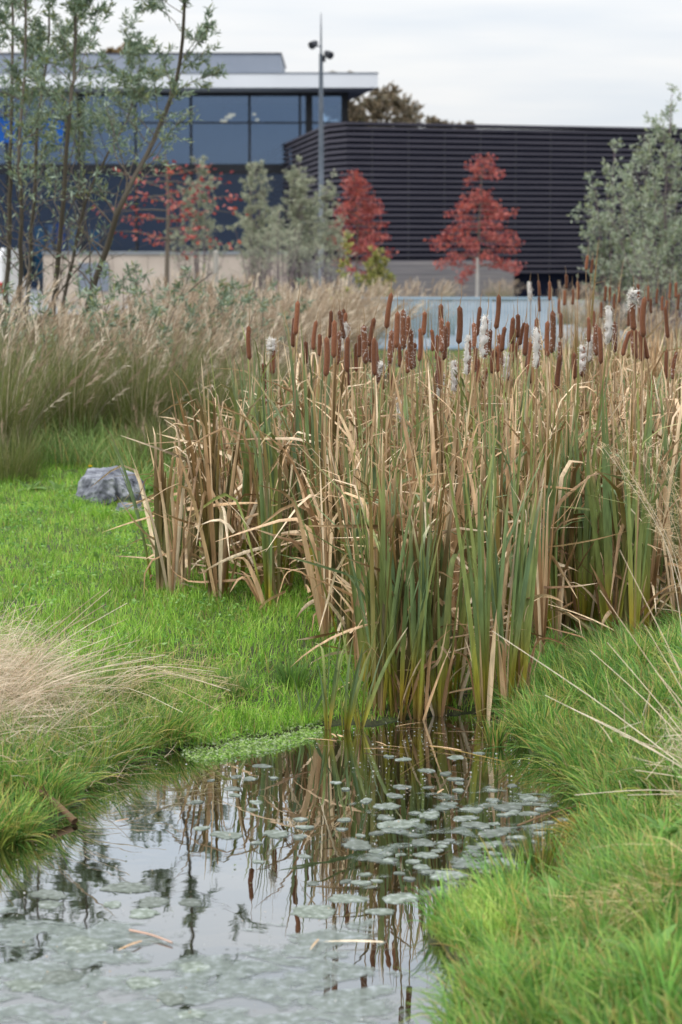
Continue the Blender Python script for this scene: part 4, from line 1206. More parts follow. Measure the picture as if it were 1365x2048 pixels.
def one_plume(h, R, ln):
    az = rng.uniform(0, 2*PI); lean = abs(rng.normal(0, .27)) + .03
    wind = rng.normal(.14, .42)
    b = np.array([math.cos(az) * R * rng.uniform(0, 1), math.sin(az) * R * rng.uniform(0, 1), -.02])
    k = 8; pts = [b]; th = lean
    dirx, diry = math.cos(az) * lean + .10, math.sin(az) * lean
    for s in range(k):
        u = s / k
        d = np.array([dirx * (1 + u) + wind * u * u * .7, diry * (1 + u), 1.0]); d /= np.linalg.norm(d)
        pts.append(pts[-1] + d * h / k)
    pts = np.array(pts)
    V, Q = tube(pts, np.linspace(.0025, .0012, k + 1), 3)
    cc = FG_TAN[rng.integers(4)] * rng.uniform(.85, 1.1)
    vs, qs, cs = [V], [Q], [np.broadcast_to(cc * .7, V.shape)]
    nn = 26
    d = pts[-1] - pts[-2]; d /= np.linalg.norm(d)
    u = rng.uniform(-ln * .9, ln * .15, nn)
    P = pts[-1] + d * u[:, None]
    dd = d + rng.normal(size=(nn, 3)) * .22 + np.array([.25, 0, -.12])
    Vp, Qp, Cp = leaf_quads(P, dd, rng.uniform(.06, .12, nn), rng.uniform(.005, .010, nn), np.repeat((cc * 1.1)[None], nn, 0) * rng.uniform(.85, 1.15, (nn, 1)))
    return np.concatenate([V, Vp]), np.concatenate([Q, Qp + len(V)]), np.concatenate([cs[0], Cp])
protos = []
def fg_proto(h, R, nbl, npl, green, single=7):
    t = thing('feather_grass', 'x', 'grass', (0, 0, 0))
    V, Q, C, q1 = fg_blades(nbl, h * .9, R, green); link('foliage', build_mesh('foliage', V, Q, C), M['grass'], t)['kind'] = 'stuff'
    o_ = fg_plume_mesh(npl, h, R).build('plume_mass', M['dry'], t); o_['kind'] = 'stuff'
    for k in range(single):
        V, Q, C = one_plume(h * rng.uniform(.85, 1.05), R * .8, .3); link('plume', build_mesh('plume', V, Q, C), M['dry'], t)
    return t
used = {}
def place_fg(kind, px, d_, s, label, group):
    key = kind
    x = X(px, d_); loc = (x, d_, float(H(x, d_)))
    if key not in used:
        t = fg_proto(*{'tall': (1.55, .30, 820, 30, .85), 'tall2': (1.44, .34, 820, 24, .93), 'tan': (1.45, .36, 420, 80, .15), 'tan2': (1.35, .40, 420, 70, .3), 'low': (.80, .35, 620, 3, .97, 0)}[kind])
        used[key] = t; t.location = loc; t.rotation_euler = (0, 0, rng.uniform(-.5, .5)); t.scale = (s,) * 3
        t['label'] = label; t['group'] = group; return t
    return copy_tree(used[key], loc, rng.uniform(-.6, .6), s, label, group)
GR1 = 'tall feather grass on the left bank'
for i, (px, d_, k, s) in enumerate([(-10, 19.6, 'tall', .88), (60, 20.8, 'tall2', .93), (130, 20.6, 'tall', .8), (205, 21.6, 'tall2', .9), (270, 20.9, 'tall', .78), (335, 21.8, 'tall2', .92), (400, 21.2, 'tall2', .80), (460, 22.4, 'tall', .82),
                                     (20, 22.6, 'tall2', .98), (95, 23.0, 'tall', .92), (175, 23.4, 'tall', .86), (250, 24.0, 'tall2', .9), (320, 24.0, 'tall', .88), (395, 24.5, 'tall', .88), (520, 24.5, 'tall2', .8), (-40, 22.2, 'tall', 1.0)]):
    place_fg(k, px, d_, s, 'tall green based feather grass clump with tan plumes behind the boulder' if d_ < 22 else 'tall feather grass clump among the willow stems', GR1 + (' near the boulder' if d_ < 22 else ' among the willows'))
for i in range(34):
    d_ = rng.uniform(26, 44); px = rng.uniform(0 if d_ < 36 else 120, 715 if d_ > 30 else 480)
    place_fg(['tan', 'tan2'][i % 2], px, d_, rng.uniform(.85, 1.12) * (.72 if px < 330 else 1), 'tan dried feather grass clump in the swathe left of the railing', 'tan feather grass left of the railing')
for i, (px, d_) in enumerate([(560, 30), (620, 33), (680, 36), (590, 36), (650, 40), (705, 43), (500, 29), (545, 34)]):
    place_fg(['tan', 'tan2'][i % 2], px, d_, rng.uniform(.95, 1.1), 'tan dried feather grass clump in the swathe left of the railing', 'tan feather grass left of the railing')
for i, (px, d_) in enumerate([(740, 52), (775, 51), (810, 52.5), (845, 51.5), (868, 53)]):
    place_fg('low' if i % 2 == 0 else 'tan2', px, d_, 1.35 if i % 2 == 0 else .95, 'pale feathery grass clump just behind the railing', 'grass clumps behind the railing')
for i, (px, d_) in enumerate([(895, 84), (985, 84.5), (1012, 84), (1130, 60), (1180, 58), (1240, 56), (1300, 50), (1350, 48), (1160, 38), (1260, 36), (1340, 34)]):
    place_fg('tan2', px, d_, .62 if d_ > 80 else .8, 'short tan grass tuft at the foot of the slatted building' if d_ > 80 else 'tan grass clump behind the far cattails', 'tan grass by the slatted building' if d_ > 80 else 'tan grass behind the far cattails')
for i, (px, d_, s) in enumerate([(10, 18.9, .7), (330, 20.0, .72), (390, 19.6, .66), (440, 19.4, .62), (300, 19.6, .55), (500, 20.2, .62), (560, 20.5, .7), (640, 21, .7)]):
    place_fg('low', px, d_, s, 'low dark green arching grass clump at the foot of the feather grass', 'low green grass clumps at the bank foot')

# =================================================================== LAWN AND BANK GRASS
LAWN = [lin(138, 184, 62), lin(120, 168, 56), lin(154, 194, 76), lin(104, 148, 54), lin(168, 196, 94)]
MEAD = [lin(114, 160, 68), lin(92, 140, 58), lin(136, 174, 80), lin(160, 176, 90), lin(104, 146, 78)]
DRYG = [lin(190, 166, 104), lin(170, 150, 84), lin(186, 172, 120)]
def field(name, P, h, width, pal, label, dry=.04, lean=.35, droop=(.2, 1.1), segs=3, hvar=(.5, 1.2), azm=None):
    N = len(P)
    Z = H(P[:, 0], P[:, 1]) - .005
    keep = Z > -.02
    P, Z = P[keep], Z[keep]; N = len(P)
    hm = h(P) if callable(h) else np.full(N, h)
    c = pick(pal, N, .32); dr = rng.random(N) < dry; c[dr] = pick(DRYG, int(dr.sum()))
    patch = 1 + .16 * wob(P[:, 0] * 1.3 + 4, P[:, 1] * 1.1)[:, None]
    c = c * patch
    cols = np.stack([c * .95, c, c * 1.05], 1)
    az = rng.uniform(0, 2*PI, N) if azm is None else azm(P) + rng.normal(0, .9, N)
    V, Q, C, q1 = blade_set(np.column_stack([P, np.maximum(Z, -.005)]), az, hm * rng.uniform(*hvar, N), np.abs(rng.normal(0, lean, N)), rng.uniform(*droop, N), width * rng.uniform(.7, 1.3, N), segs, 1.5, None, None, None, cols)
    o = link(name, build_mesh(name, V, Q, C), M['grass']); tag(o, label, 'grass', kind='stuff'); return o
LAWN_P = np.array([G0(*p)[:2] for p in [(-120, 1560), (260, 1530), (420, 1490), (600, 1462), (700, 1440), (780, 1420), (780, 1330), (640, 1200), (470, 1120), (560, 990), (560, 940), (300, 955), (-120, 960)]])
area = lambda P: abs(sum(P[i][0]*P[(i+1) % len(P)][1] - P[(i+1) % len(P)][0]*P[i][1] for i in range(len(P)))) / 2
field('lawn_grass', sample_poly(LAWN_P, 78000), lambda P: np.interp(P[:, 1], [9.5, 11, 12.5, 15, 20], [.085, .10, .085, .06, .07]) * (1 + .35 * wob(P[:, 0] * 1.7, P[:, 1] * 1.7)), .0042, LAWN, 'bright green lawn grass around the cattail stand', .05)
# grass inside and behind the stand
field('reed_bed_grass', sample_poly(STAND, 16000), .11, .005, LAWN, 'bright green grass growing between the cattail stems', .1)
EDGE = np.array([G0(*p)[:2] for p in [(600, 1470), (700, 1455), (850, 1442), (970, 1436), (1060, 1440), (1090, 1320), (960, 1370), (760, 1380), (640, 1400)]])
field('pond_edge_grass', sample_poly(EDGE, 2600), .05, .0045, LAWN, 'short green grass between the cattail feet and the pond', .15)
BACK_P = np.array([(-1.2, 19), (3.2, 19), (8, 45.5), (-2, 45.5)])
field('rear_lawn_grass', sample_poly(BACK_P, 16000), .10, .012, [lin(150, 170, 80), lin(130, 160, 70), lin(168, 172, 100)], 'pale green lawn grass between the cattails and the railing', .15)
# right bank
RB = np.array([G0(*p)[:2] for p in [(960, 1424), (1010, 1452), (1050, 1500), (1110, 1530), (1165, 1570), (1185, 1650), (1150, 1740), (1080, 1790), (920, 1815), (840, 1868), (905, 1915), (1000, 1950), (985, 1985), (900, 2040), (850, 2300), (1750, 2300), (1560, 1260), (1060, 1330)]])
RBP = sample_poly(RB, 60000)
RBP = RBP[rng.random(len(RBP)) < np.clip(.6 + .7 * wob(RBP[:, 0] * 4.1, RBP[:, 1] * 3.1), .05, 1)]
field('bank_thatch', sample_poly(RB, 2600), .15, .0046, [lin(206, 184, 132), lin(190, 164, 112), lin(176, 160, 104), lin(150, 130, 90)], 'dead tan grass thatch lying through the right bank', 0, 1.0, (.2, 1.2), 4)
field('right_bank_grass', RBP, lambda P: .125 * (1 + .55 * wob(P[:, 0] * 2.4, P[:, 1] * 2.0)), .0054, MEAD, 'green meadow grass covering the right pond bank', .10, .4, (.3, 1.5), 4, (.35, 1.45), azm=lambda P: np.full(len(P), 2.6))
SPIT = np.array([G0(*p)[:2] for p in [(840, 1868), (900, 1820), (1010, 1800), (1080, 1795), (1090, 1900), (1000, 1950), (905, 1915)]])
field('waterside_grass', sample_poly(SPIT, 3200), lambda P: .13 * np.clip(.2 - poly_sd(P[:, 0], P[:, 1], SPIT) / .14, .25, 1) * (1 + .3 * wob(P[:, 0] * 4, P[:, 1] * 4)), .0046, [lin(166, 190, 96), lin(150, 178, 84), lin(180, 196, 112)], 'fresh yellow green grass on the low spit reaching into the water', .03, .35)
LB = np.array([G0(*p)[:2] for p in [(-260, 1760), (0, 1680), (130, 1645), (185, 1580), (250, 1540), (345, 1505), (430, 1495), (430, 1440), (300, 1420), (-260, 1430)]])
field('left_bank_grass', sample_poly(LB, 16000), .12, .0036, MEAD, 'grass on the left pond bank above the water', .15, .4, (.3, 1.4), 4)

# tussocks of fine sedge, one by one
SED = [lin(102, 148, 60), lin(84, 130, 54), lin(126, 162, 72), lin(160, 170, 80), lin(72, 114, 50)]
def tussock(px, py, h, R, n, label, group, pal=SED, dry=.12, lean=.5, droop=(.5, 1.7), wid=.0048, jit=0.0):
    p = GP(px, py)
    t = thing('grass_tussock', label, 'grass', tuple(p), group)
    az = rng.uniform(0, 2*PI, n); rr = R * np.sqrt(rng.uniform(0, 1, n))
    base = np.stack([np.cos(az) * rr, np.sin(az) * rr, np.full(n, -.015)], -1)
    for i_ in range(1):
        base[:, 2] += np.maximum(0, H(base[:, 0] + p[0], base[:, 1] + p[1])) - p[2]
    c = pick(pal, n, .32); dr = rng.random(n) < dry; c[dr] = pick(DRYG, int(dr.sum()))
    basec = lin(150, 140, 60) * .6
    cols = np.stack([c * .5 + basec * .4, c, c * 1.05, c * .9 + lin(170, 150, 80) * .15], 1)
    V, Q, C, q1 = blade_set(base, az + rng.normal(0, .5, n), h * rng.uniform(.55, 1.15, n), np.abs(rng.normal(0, lean, n)) * (.3 + rr / R), rng.uniform(*droop, n), wid * rng.uniform(.7, 1.3, n), 6, 1.4, None, None, None, cols)
    o_ = link('blade_tuft', build_mesh('blade_tuft', V, Q, C), M['grass'], t); o_['kind'] = 'stuff'
    return t
gR = 'sedge tussocks along the right bank'
for (px, py) in [(1075, 1405), (1120, 1440), (1180, 1420), (1085, 1480), (1150, 1500), (1225, 1470), (1290, 1440), (1345, 1420), (1175, 1560), (1245, 1540), (1310, 1520), (1355, 1500), (1225, 1610), (1290, 1600), (1350, 1590), (1240, 1690), (1310, 1680), (1130, 1380), (1200, 1360), (1270, 1350), (1335, 1340)]:
    w_ = 'at the foot of the right cattails' if py < 1430 else 'under the arching straws' if py < 1545 else 'beside the orange sedge tuft'
    tussock(px, py, rng.uniform(.17, .30), rng.uniform(.07, .12), 380, 'rounded tussock of fine green sedge ' + w_, 'sedge tussocks ' + w_)
for (px, py) in [(1190, 1800), (1270, 1780), (1340, 1800), (1120, 1890), (1210, 1900), (1300, 1890), (1060, 1990), (1150, 2000), (1250, 2010), (1340, 1990), (980, 2040), (1090, 2070), (1200, 2100)]:
    w_ = 'beside the tan straw mat' if py < 1850 else 'just below the tan straw mat' if py < 1950 else 'by the near end of the pond'
    tussock(px, py, rng.uniform(.13, .25), .08, 300, 'loose tussock of soft green grass ' + w_, 'soft tussocks ' + w_, MEAD, .14)
tussock(990, 1490, .15, .03, 110, 'small spiky sedge tuft standing in the water beside the cattails', None, SED, .2, .25, (.1, .6))
tussock(1085, 1765, .21, .05, 240, 'dark spiky sedge tuft standing in the water beside the lily pads', None, [lin(76, 108, 44), lin(64, 96, 40), lin(100, 124, 48), lin(140, 120, 44)], .2, .3, (.1, .8), .0042)
tussock(1165, 1665, .12, .05, 200, 'orange tinted dying sedge tuft on the right bank', None, [lin(176, 140, 50), lin(150, 130, 46), lin(128, 130, 50)], .3)
gL = 'sedge tussocks along the left bank'
for (px, py) in [(300, 1480), (335, 1478), (200, 1530), (140, 1560), (245, 1500), (80, 1600), (20, 1640), (60, 1530), (150, 1490), (10, 1570), (-30, 1680)]:
    tussock(px, py, rng.uniform(.17, .24), .085, 380, 'arching tussock of green sedge ' + ('between the cress and the fallen branch' if px > 100 else 'around the fallen branch'), gL + (' by the cress' if px > 100 else ' by the branch'), SED, .16)
for (px, py, lb) in [(470, 1395, 'dark green upright grass tuft in the lawn beside the pond'), (585, 1370, 'dark green upright grass tuft in the lawn beside the cattails'), (215, 1395, 'fresh green grass tuft beside the collapsed straw')]:
    tussock(px, py, .17, .05, 220, lb, None, [lin(96, 134, 66), lin(114, 150, 70), lin(104, 140, 78)], .05, .25, (.2, .9))

# broader bladed tufts breaking up the near bank
for (px, py) in [(1180, 1930), (1310, 1850), (1345, 1940), (1240, 2020), (1080, 2020), (1330, 2050), (1150, 1830), (1000, 2030)]:
    tussock(px, py, rng.uniform(.16, .24), .06, 70, 'coarse tuft of broad green blades on the near right bank', 'coarse tufts on the near right bank', [lin(104, 156, 66), lin(86, 138, 58), lin(128, 170, 78)], .1, .35, (.4, 1.4), .0085)
for (px, py, lb) in [(150, 1022, 'short grass tuft pressed against the left side of the boulder'), (205, 1036, 'short grass tuft growing at the front of the boulder'), (262, 1044, 'short grass tuft growing over the small stone')]:
    tussock(px, py, .13, .07, 150, lb, None, LAWN, .05, .4, (.3, 1.1), .006)
# dock leaves and yellow flower by the boulder
def broad_plant(px, py, n, L_, label, col, d_off=0.0, name='dock_plant', el=(.35, 1.1)):
    p = GP(px, py); t = thing(name, label, 'plant', tuple(p))
    for k in range(n):
        az = k * 2.4 + rng.uniform(-.3, .3); e = rng.uniform(*el); l_ = L_ * rng.uniform(.7, 1.2)
        V, Q, C, q1 = blade_set(np.array([[0, 0, -.01]]), np.array([az]), np.array([l_]), np.array([PI/2 - e]), np.array([.8]), np.array([l_ * .32]), 8, 1.5, None, None, np.array([rng.uniform(-.3, .3)]), (col * rng.uniform(.8, 1.2))[None, None].repeat(3, 1), 3, .25, 3.2, None, .2)
        link('leaf', build_mesh('leaf', V[0], q1, C[0], True), M['grass'], t)
    return t
for (px, py, n, L_, lb) in [(165, 1010, 8, .17, 'broad leaved dock growing at the left of the boulder'), (300, 985, 9, .2, 'broad leaved dock growing behind the boulder'), (120, 985, 8, .16, 'leafy weed between the boulder and the feather grass'),
                            (195, 1120, 5, .10, 'small grey green weed in the open lawn'), (330, 1000, 7, .16, 'leafy weed between the boulder and the cattails'), (60, 975, 9, .18, 'leafy weed at the left lawn edge'), (380, 1020, 8, .15, 'leafy weed hidden behind the left cattails')]:
    broad_plant(px, py, n, L_, lb, lin(116, 148, 80))
for (px, py, L_, w_) in [(1210, 1760, .07, 'beside the dark spiky sedge'), (1335, 1700, .08, 'near the arching straws'), (1150, 1960, .07, 'near the coarse grass tufts'), (1060, 2035, .08, 'at the near end of the pond'), (1300, 1960, .09, 'below the straw mat'), (1120, 1830, .06, 'on the grassy spit'), (1250, 1650, .06, 'beside the orange sedge'), (930, 1985, .06, 'on the near mud edge')]:
    t = broad_plant(px, py, 9, L_ * 1.5, 'small broad leaved weed ' + w_, lin(124, 164, 84), el=(.5, 1.3))
    t.location.z += .04
t = thing('yellow_flower', 'small yellow flower on a thin stem behind the boulder', 'flower', tuple(GP(180, 985)))
p = D(181, 933, GP(180, 985)[1]) - np.array(t.location)
mb = MB(); mb.tube([(0, 0, -.01), p * .5 + np.array([.01, 0, 0]), p], .0016, 4, lin(100, 140, 60)); mb.build('stem', M['grass'], t)
P_ = np.repeat(p[None], 9, 0); a_ = np.arange(9) * 2 * PI / 9
V, Q, C = leaf_quads(P_, np.stack([np.cos(a_), np.sin(a_) - .3, 0*a_ + .5], -1), np.full(9, .018), np.full(9, .012), np.repeat(lin(240, 200, 20)[None], 9, 0)); link('petals', build_mesh('petals', V, Q, C), M['grass'], t).name = 'flower_head'

n = 9000
P_ = sample_poly(LAWN_P, n); P_ = P_[wob(P_[:, 0] * .9 + 2, P_[:, 1] * .8) > .05]; P_ = P_[P_[:, 1] > 10.6]; n = len(P_)
a_ = rng.uniform(0, 2*PI, n)
V, Q, C = leaf_quads(np.column_stack([P_, np.maximum(0, H(P_[:, 0], P_[:, 1])) + rng.uniform(.02, .075, n)]), np.stack([np.cos(a_), np.sin(a_), rng.uniform(-.2, .5, n)], -1), rng.uniform(.015, .035, n), rng.uniform(.011, .024, n), pick([lin(112, 158, 68), lin(130, 172, 84), lin(92, 138, 62), lin(150, 184, 110)], n))
o = link('lawn_weeds', build_mesh('lawn_weeds', V, Q, C), M['grass']); tag(o, 'patches of small round leaved weeds in the lawn', 'weeds', kind='stuff')
# fringe of weeds between lawn and feather grass
FR = np.array([G0(*p)[:2] for p in [(-60, 1000), (170, 1000), (330, 1030), (420, 1060), (520, 1020), (560, 930), (-60, 935)]])
field('bank_weeds', sample_poly(FR, 12000), lambda P: (.20 + .14 * ss(-1.5, -1.9, P[:, 0])) * (1 + .4 * wob(P[:, 0] * 2, P[:, 1] * 2)), .007, [lin(124, 152, 82), lin(108, 138, 72), lin(140, 160, 96)], 'weedy green fringe between the lawn and the feather grass', .1, .4)

# =================================================================== COLLAPSED STRAW, LEFT; DRY PANICLES, RIGHT
STR = [lin(222, 204, 178), lin(210, 190, 162), lin(230, 216, 194), lin(196, 174, 148)]
org = GP(-30, 1430)
cs = thing('collapsed_straw', 'collapsed tussock of pale dried straw on the left bank', 'grass', tuple(org))
def straw_to(parent, org, px, py, d_, r=.0018, start=None, sag=.04, name='stalk'):
    e = D(px, py, d_) - org
    s0 = np.array([rng.normal(0, .05), rng.normal(0, .08), -.01]) if start is None else start
    S = spline([s0, (s0 + e) * .5 + np.array([0, 0, sag]), e], 8)
    mb = MB(); mb.tube(S, np.linspace(r, r * .6, 8), 4, STR[rng.integers(4)]); return mb.build(name, M['dry'], parent)
for (px, py) in [(203, 1182), (222, 1178), (212, 1208), (255, 1206), (257, 1237), (226, 1272), (280, 1280), (250, 1296), (300, 1330), (165, 1386), (310, 1318), (340, 1345), (290, 1350), (240, 1310), (200, 1300), (120, 1240), (150, 1420), (90, 1200), (260, 1370), (330, 1310)]:
    straw_to(cs, org, px, py, org[1] + rng.uniform(-.1, .35), rng.uniform(.0014, .0022), sag=.05)
n = 5200
ux = np.abs(rng.normal(0, 1, n)); u = np.clip(ux * .26, 0, .8)
base = np.stack([u + rng.uniform(-.25, .0, n), rng.normal(0.1, .42, n) + u * .08, rng.uniform(0, .24, n) ** 1.1 * np.clip(1.05 - u * 1.5, .12, 1) * (1 + .4 * np.sin(u * 23))], -1)
base[:, 2] += np.maximum(0, H(base[:, 0] + org[0], base[:, 1] + org[1])) - org[2]
c = pick(STR, n, .15)
V, Q, C, q1 = blade_set(base, rng.normal(.1, 1.3, n), rng.uniform(.08, .34, n), rng.uniform(.9, 1.9, n), rng.uniform(-.5, 1.0, n), rng.uniform(.0012, .0028, n), 5, 1.2, None, None, None, np.stack([c * .85, c], 1))
link('dry_panicle', build_mesh('dry_panicle', V, Q, C), M['dry'], cs)['kind'] = 'stuff'
# airy seed heads fanning right over the lawn
org2 = GP(180, 1395)
t = thing('dry_panicle_grass', 'airy dried grass panicles bowing over the lawn beside the pond', 'grass', tuple(org2))
n = 1300
u = rng.uniform(0, 1, n)
base = np.stack([u * .6 + rng.normal(0, .09, n), rng.normal(0, .34, n), .04 + .13 * np.sin(u * PI) * rng.uniform(0, 1.3, n)], -1)
c = pick([lin(190, 172, 120), lin(170, 156, 100), lin(204, 188, 140)], n)
V, Q, C, q1 = blade_set(base, rng.normal(0, .9, n), rng.uniform(.03, .12, n), rng.uniform(.7, 1.9, n), rng.uniform(-.3, 1.2, n), rng.uniform(.0010, .0020, n), 4, 1.2, None, None, None, np.stack([c * .9, c], 1))
link('panicle', build_mesh('panicle', V, Q, C), M['dry'], t)['kind'] = 'stuff'
for k in range(16):
    e = np.array([rng.uniform(.3, .65), rng.normal(0, .3), rng.uniform(.03, .14)]); s0 = np.array([rng.uniform(-.15, .05), rng.normal(0, .16), -.02])
    S = spline([s0, (s0 + e) * .5 + np.array([0, 0, .10]), e], 8); mb = MB(); mb.tube(S, .0011, 3, STR[k % 4]); mb.build('stalk', M['dry'], t)

# right: dry panicle clump before the reeds, straws arching over the bank
org = GP(1400, 1395)
t = thing('dry_panicle_grass', 'airy dry grass with drooping tan panicles beside the right cattails', 'grass', tuple(org))
for (px, py) in [(1200, 885), (1235, 905), (1270, 960), (1300, 880), (1330, 930), (1290, 1010), (1350, 1000), (1320, 1060), (1250, 860), (1360, 880)]:
    d_ = org[1] + rng.uniform(-.15, .15); e = D(px, py, d_) - org
    s0 = np.array([rng.normal(0, .03), rng.normal(0, .03), -.02]); mid = s0 * .45 + e * .55 + np.array([.07, 0, .06])
    S = spline([s0, mid, e], 14); mb = MB(); mb.tube(S, np.linspace(.0022, .0008, 14), 4, STR[rng.integers(4)]); mb.build('stalk', M['dry'], t)
    m = 130; uu = rng.uniform(.5, 1, m) * 13; ii = np.minimum(12, uu.astype(int)); ff = (uu - ii)[:, None]
    P_ = S[ii] * (1 - ff) + S[ii + 1] * ff
    c = pick([lin(206, 182, 144), lin(186, 160, 122), lin(216, 198, 164)], m)
    V, Q, C, q1 = blade_set(P_ + rng.normal(size=(m, 3)) * .012, rng.uniform(0, 2*PI, m), rng.uniform(.02, .065, m), rng.uniform(.4, 1.6, m), rng.uniform(.2, 1.4, m), rng.uniform(.0012, .0026, m), 4, 1.2, None, None, None, np.stack([c, c], 1))
    link('panicle', build_mesh('panicle', V, Q, C), M['dry'], t)['kind'] = 'stuff'
org = GP(1480, 1590)
t = thing('straw_tussock', 'long pale straws arching out over the right bank', 'grass', tuple(org))
for (px, py, dd) in [(985, 1262, .9), (1090, 1390, .55), (1180, 1300, .8), (1200, 1180, .9), (1290, 1250, .6), (1215, 1285, .7), (1240, 1470, .2), (1150, 1590, .1), (1330, 1290, .5), (1130, 1410, .6), (1310, 1340, .35), (1270, 1540, .1), (1255, 1590, 0.), (1240, 1100, .9)]:
    e = D(px, py, org[1] + dd) - org; s0 = np.array([rng.normal(0, .03), rng.normal(0, .03), -.01])
    S = spline([s0, (s0 + e) * .5 + np.array([0, 0, rng.uniform(0, .03)]), e], 10); mb = MB(); mb.tube(S, np.linspace(.0026, .0012, 10), 4, STR[rng.integers(4)]); mb.build('stalk', M['dry'], t)
n = 500
base = np.stack([rng.normal(-.12, .10, n), rng.normal(0, .15, n), rng.uniform(0, .25, n)], -1); c = pick(STR, n)
V, Q, C, q1 = blade_set(base, rng.uniform(0, 2*PI, n), rng.uniform(.06, .2, n), rng.uniform(.6, 1.9, n), rng.uniform(-.5, 1, n), rng.uniform(.0012, .0028, n), 4, 1.2, None, None, None, np.stack([c, c], 1))
link('tangle', build_mesh('tangle', V, Q, C), M['dry'], t)['kind'] = 'stuff'
# matted straw on the near right bank
org = GP(1290, 1850)
t = thing('straw_mat', 'flattened mat of tan straw on the near right bank', 'grass', tuple(org))
n = 420
base = np.stack([rng.normal(0, .10, n), rng.normal(0, .12, n), rng.uniform(.03, .12, n)], -1); base[:, 2] += np.maximum(0, H(base[:, 0] + org[0], base[:, 1] + org[1])) - org[2]
c = pick([lin(206, 186, 136), lin(192, 166, 112), lin(212, 194, 150)], n)
V, Q, C, q1 = blade_set(base, rng.normal(3.3, .8, n), rng.uniform(.06, .22, n), rng.uniform(1.1, 1.8, n), rng.uniform(-.3, .5, n), rng.uniform(.0014, .003, n), 4, 1.2, None, None, None, np.stack([c, c], 1))
link('straw', build_mesh('straw', V, Q, C), M['dry'], t)['kind'] = 'stuff'
# leafy plant at the right edge
org = GP(1372, 1490)
t = thing('leafy_plant', 'leafy green plant with a yellow bud at the right bank edge', 'plant', tuple(org))
mb = MB()
zt_ = D(1360, 1235, org[1])[2] - org[2]
S = spline([(0, 0, -.02), (.01, 0, zt_ * .5), (-.01, 0, zt_)], 10); mb.tube(S, np.linspace(.004, .0015, 10), 5, lin(120, 110, 70)); mb.build('stem', M['bark'], t)
for k in range(16):
    i = 1 + int(k * 8 / 16); az = k * 2.4 + 2.6; l_ = rng.uniform(.05, .10)
    V, Q, C, q1 = blade_set(S[i:i+1], np.array([az]), np.array([l_]), np.array([rng.uniform(.7, 1.4)]), np.array([.6]), np.array([l_ * .36]), 8, 1.4, None, None, np.array([0.]), (lin(112, 148, 84) * rng.uniform(.8, 1.2))[None, None].repeat(3, 1), 3, .2, 3.0, None, .2)
    link('leaf', build_mesh('leaf', V[0], q1, C[0], True), M['grass'], t)
P_ = np.repeat(S[-1][None], 8, 0); a_ = np.arange(8) * 2 * PI / 8
V, Q, C = leaf_quads(P_, np.stack([np.cos(a_), np.sin(a_), 0*a_ + .9], -1), np.full(8, .02), np.full(8, .012), np.repeat(lin(220, 200, 40)[None], 8, 0)); link('bud', build_mesh('bud', V, Q, C), M['grass'], t)

# =================================================================== ON THE WATER
def pad_mat(name, c0, c1, c2, rough=.6):
    m, n, l, out = new_mat(name)
    t = n.new('ShaderNodeTexCoord'); geo = n.new('ShaderNodeNewGeometry')
    nz = n.new('ShaderNodeTexNoise'); nz.inputs['Scale'].default_value = 38; nz.inputs['Detail'].default_value = 9; nz.inputs['Roughness'].default_value = .65
    l.new(geo.outputs['Position'], nz.inputs['Vector'])
    r = n.new('ShaderNodeValToRGB'); e = r.color_ramp.elements
    e[0].position = .3; e[0].color = (*c0, 1); e[1].position = .72; e[1].color = (*c2, 1); x_ = e.new(.5); x_.color = (*c1, 1)
    l.new(nz.outputs['Fac'], r.inputs[0])
    p = n.new('ShaderNodeBsdfPrincipled'); p.inputs['Roughness'].default_value = rough; p.inputs['Specular IOR Level'].default_value = .7
    b = n.new('ShaderNodeBump'); b.inputs['Strength'].default_value = .5; b.inputs['Distance'].default_value = .006; l.new(nz.outputs['Fac'], b.inputs['Height']); l.new(b.outputs[0], p.inputs['Normal'])
    oi = n.new('ShaderNodeObjectInfo'); mr = n.new('ShaderNodeMapRange'); mr.inputs[3].default_value = .55; mr.inputs[4].default_value = 1.1; l.new(oi.outputs['Random'], mr.inputs[0])
    sc = n.new('ShaderNodeVectorMath'); sc.operation = 'SCALE'; l.new(r.outputs[0], sc.inputs[0]); l.new(mr.outputs[0], sc.inputs['Scale'])
    l.new(sc.outputs[0], p.inputs['Base Color']); l.new(p.outputs[0], out.inputs[0]); return m
M['pad'] = pad_mat('algae_pad', (.045, .062, .042), (.14, .17, .13), (.40, .43, .42))
def pad_shape(r, seed, n=44):
    r_ = np.random.default_rng(seed)
    a_ = np.arange(n) * 2 * PI / n
    rad = .92 + .14 * np.sin(a_ * 2 + r_.uniform(0, 6)) + .08 * np.sin(a_ * 3 + r_.uniform(0, 6)) + .05 * np.sin(a_ * 5 + r_.uniform(0, 6)) + .06 * np.sin(a_ * 8 + r_.uniform(0, 6)) + r_.normal(0, .05, n)
    sx, sy = r, r * r_.uniform(.75, 1.25)
    rings = [(1.0, -.002), (.97, .0008), (.8, .0016), (.45, .0014), (.0, .0014)]
    V = []
    for (f_, z_) in rings[:-1]:
        V += [(math.cos(q) * rad[i] * f_ * sx, math.sin(q) * rad[i] * f_ * sy, z_ + (r_.normal(0, .0004) if f_ < 1 else .0005 * math.sin(q * 3 + seed) * (z_ > 0))) for i, q in enumerate(a_)]
    V.append((0, 0, .0014)); V.append((0, 0, .0014))
    Q = []
    for k in range(3):
        Q += [(k*n+i, k*n+(i+1) % n, (k+1)*n+(i+1) % n, (k+1)*n+i) for i in range(n)]
    Q += [(3*n+2*i, 3*n+2*i+1, 3*n+(2*i+2) % n, 4*n) for i in range(n // 2)]
    return V, Q
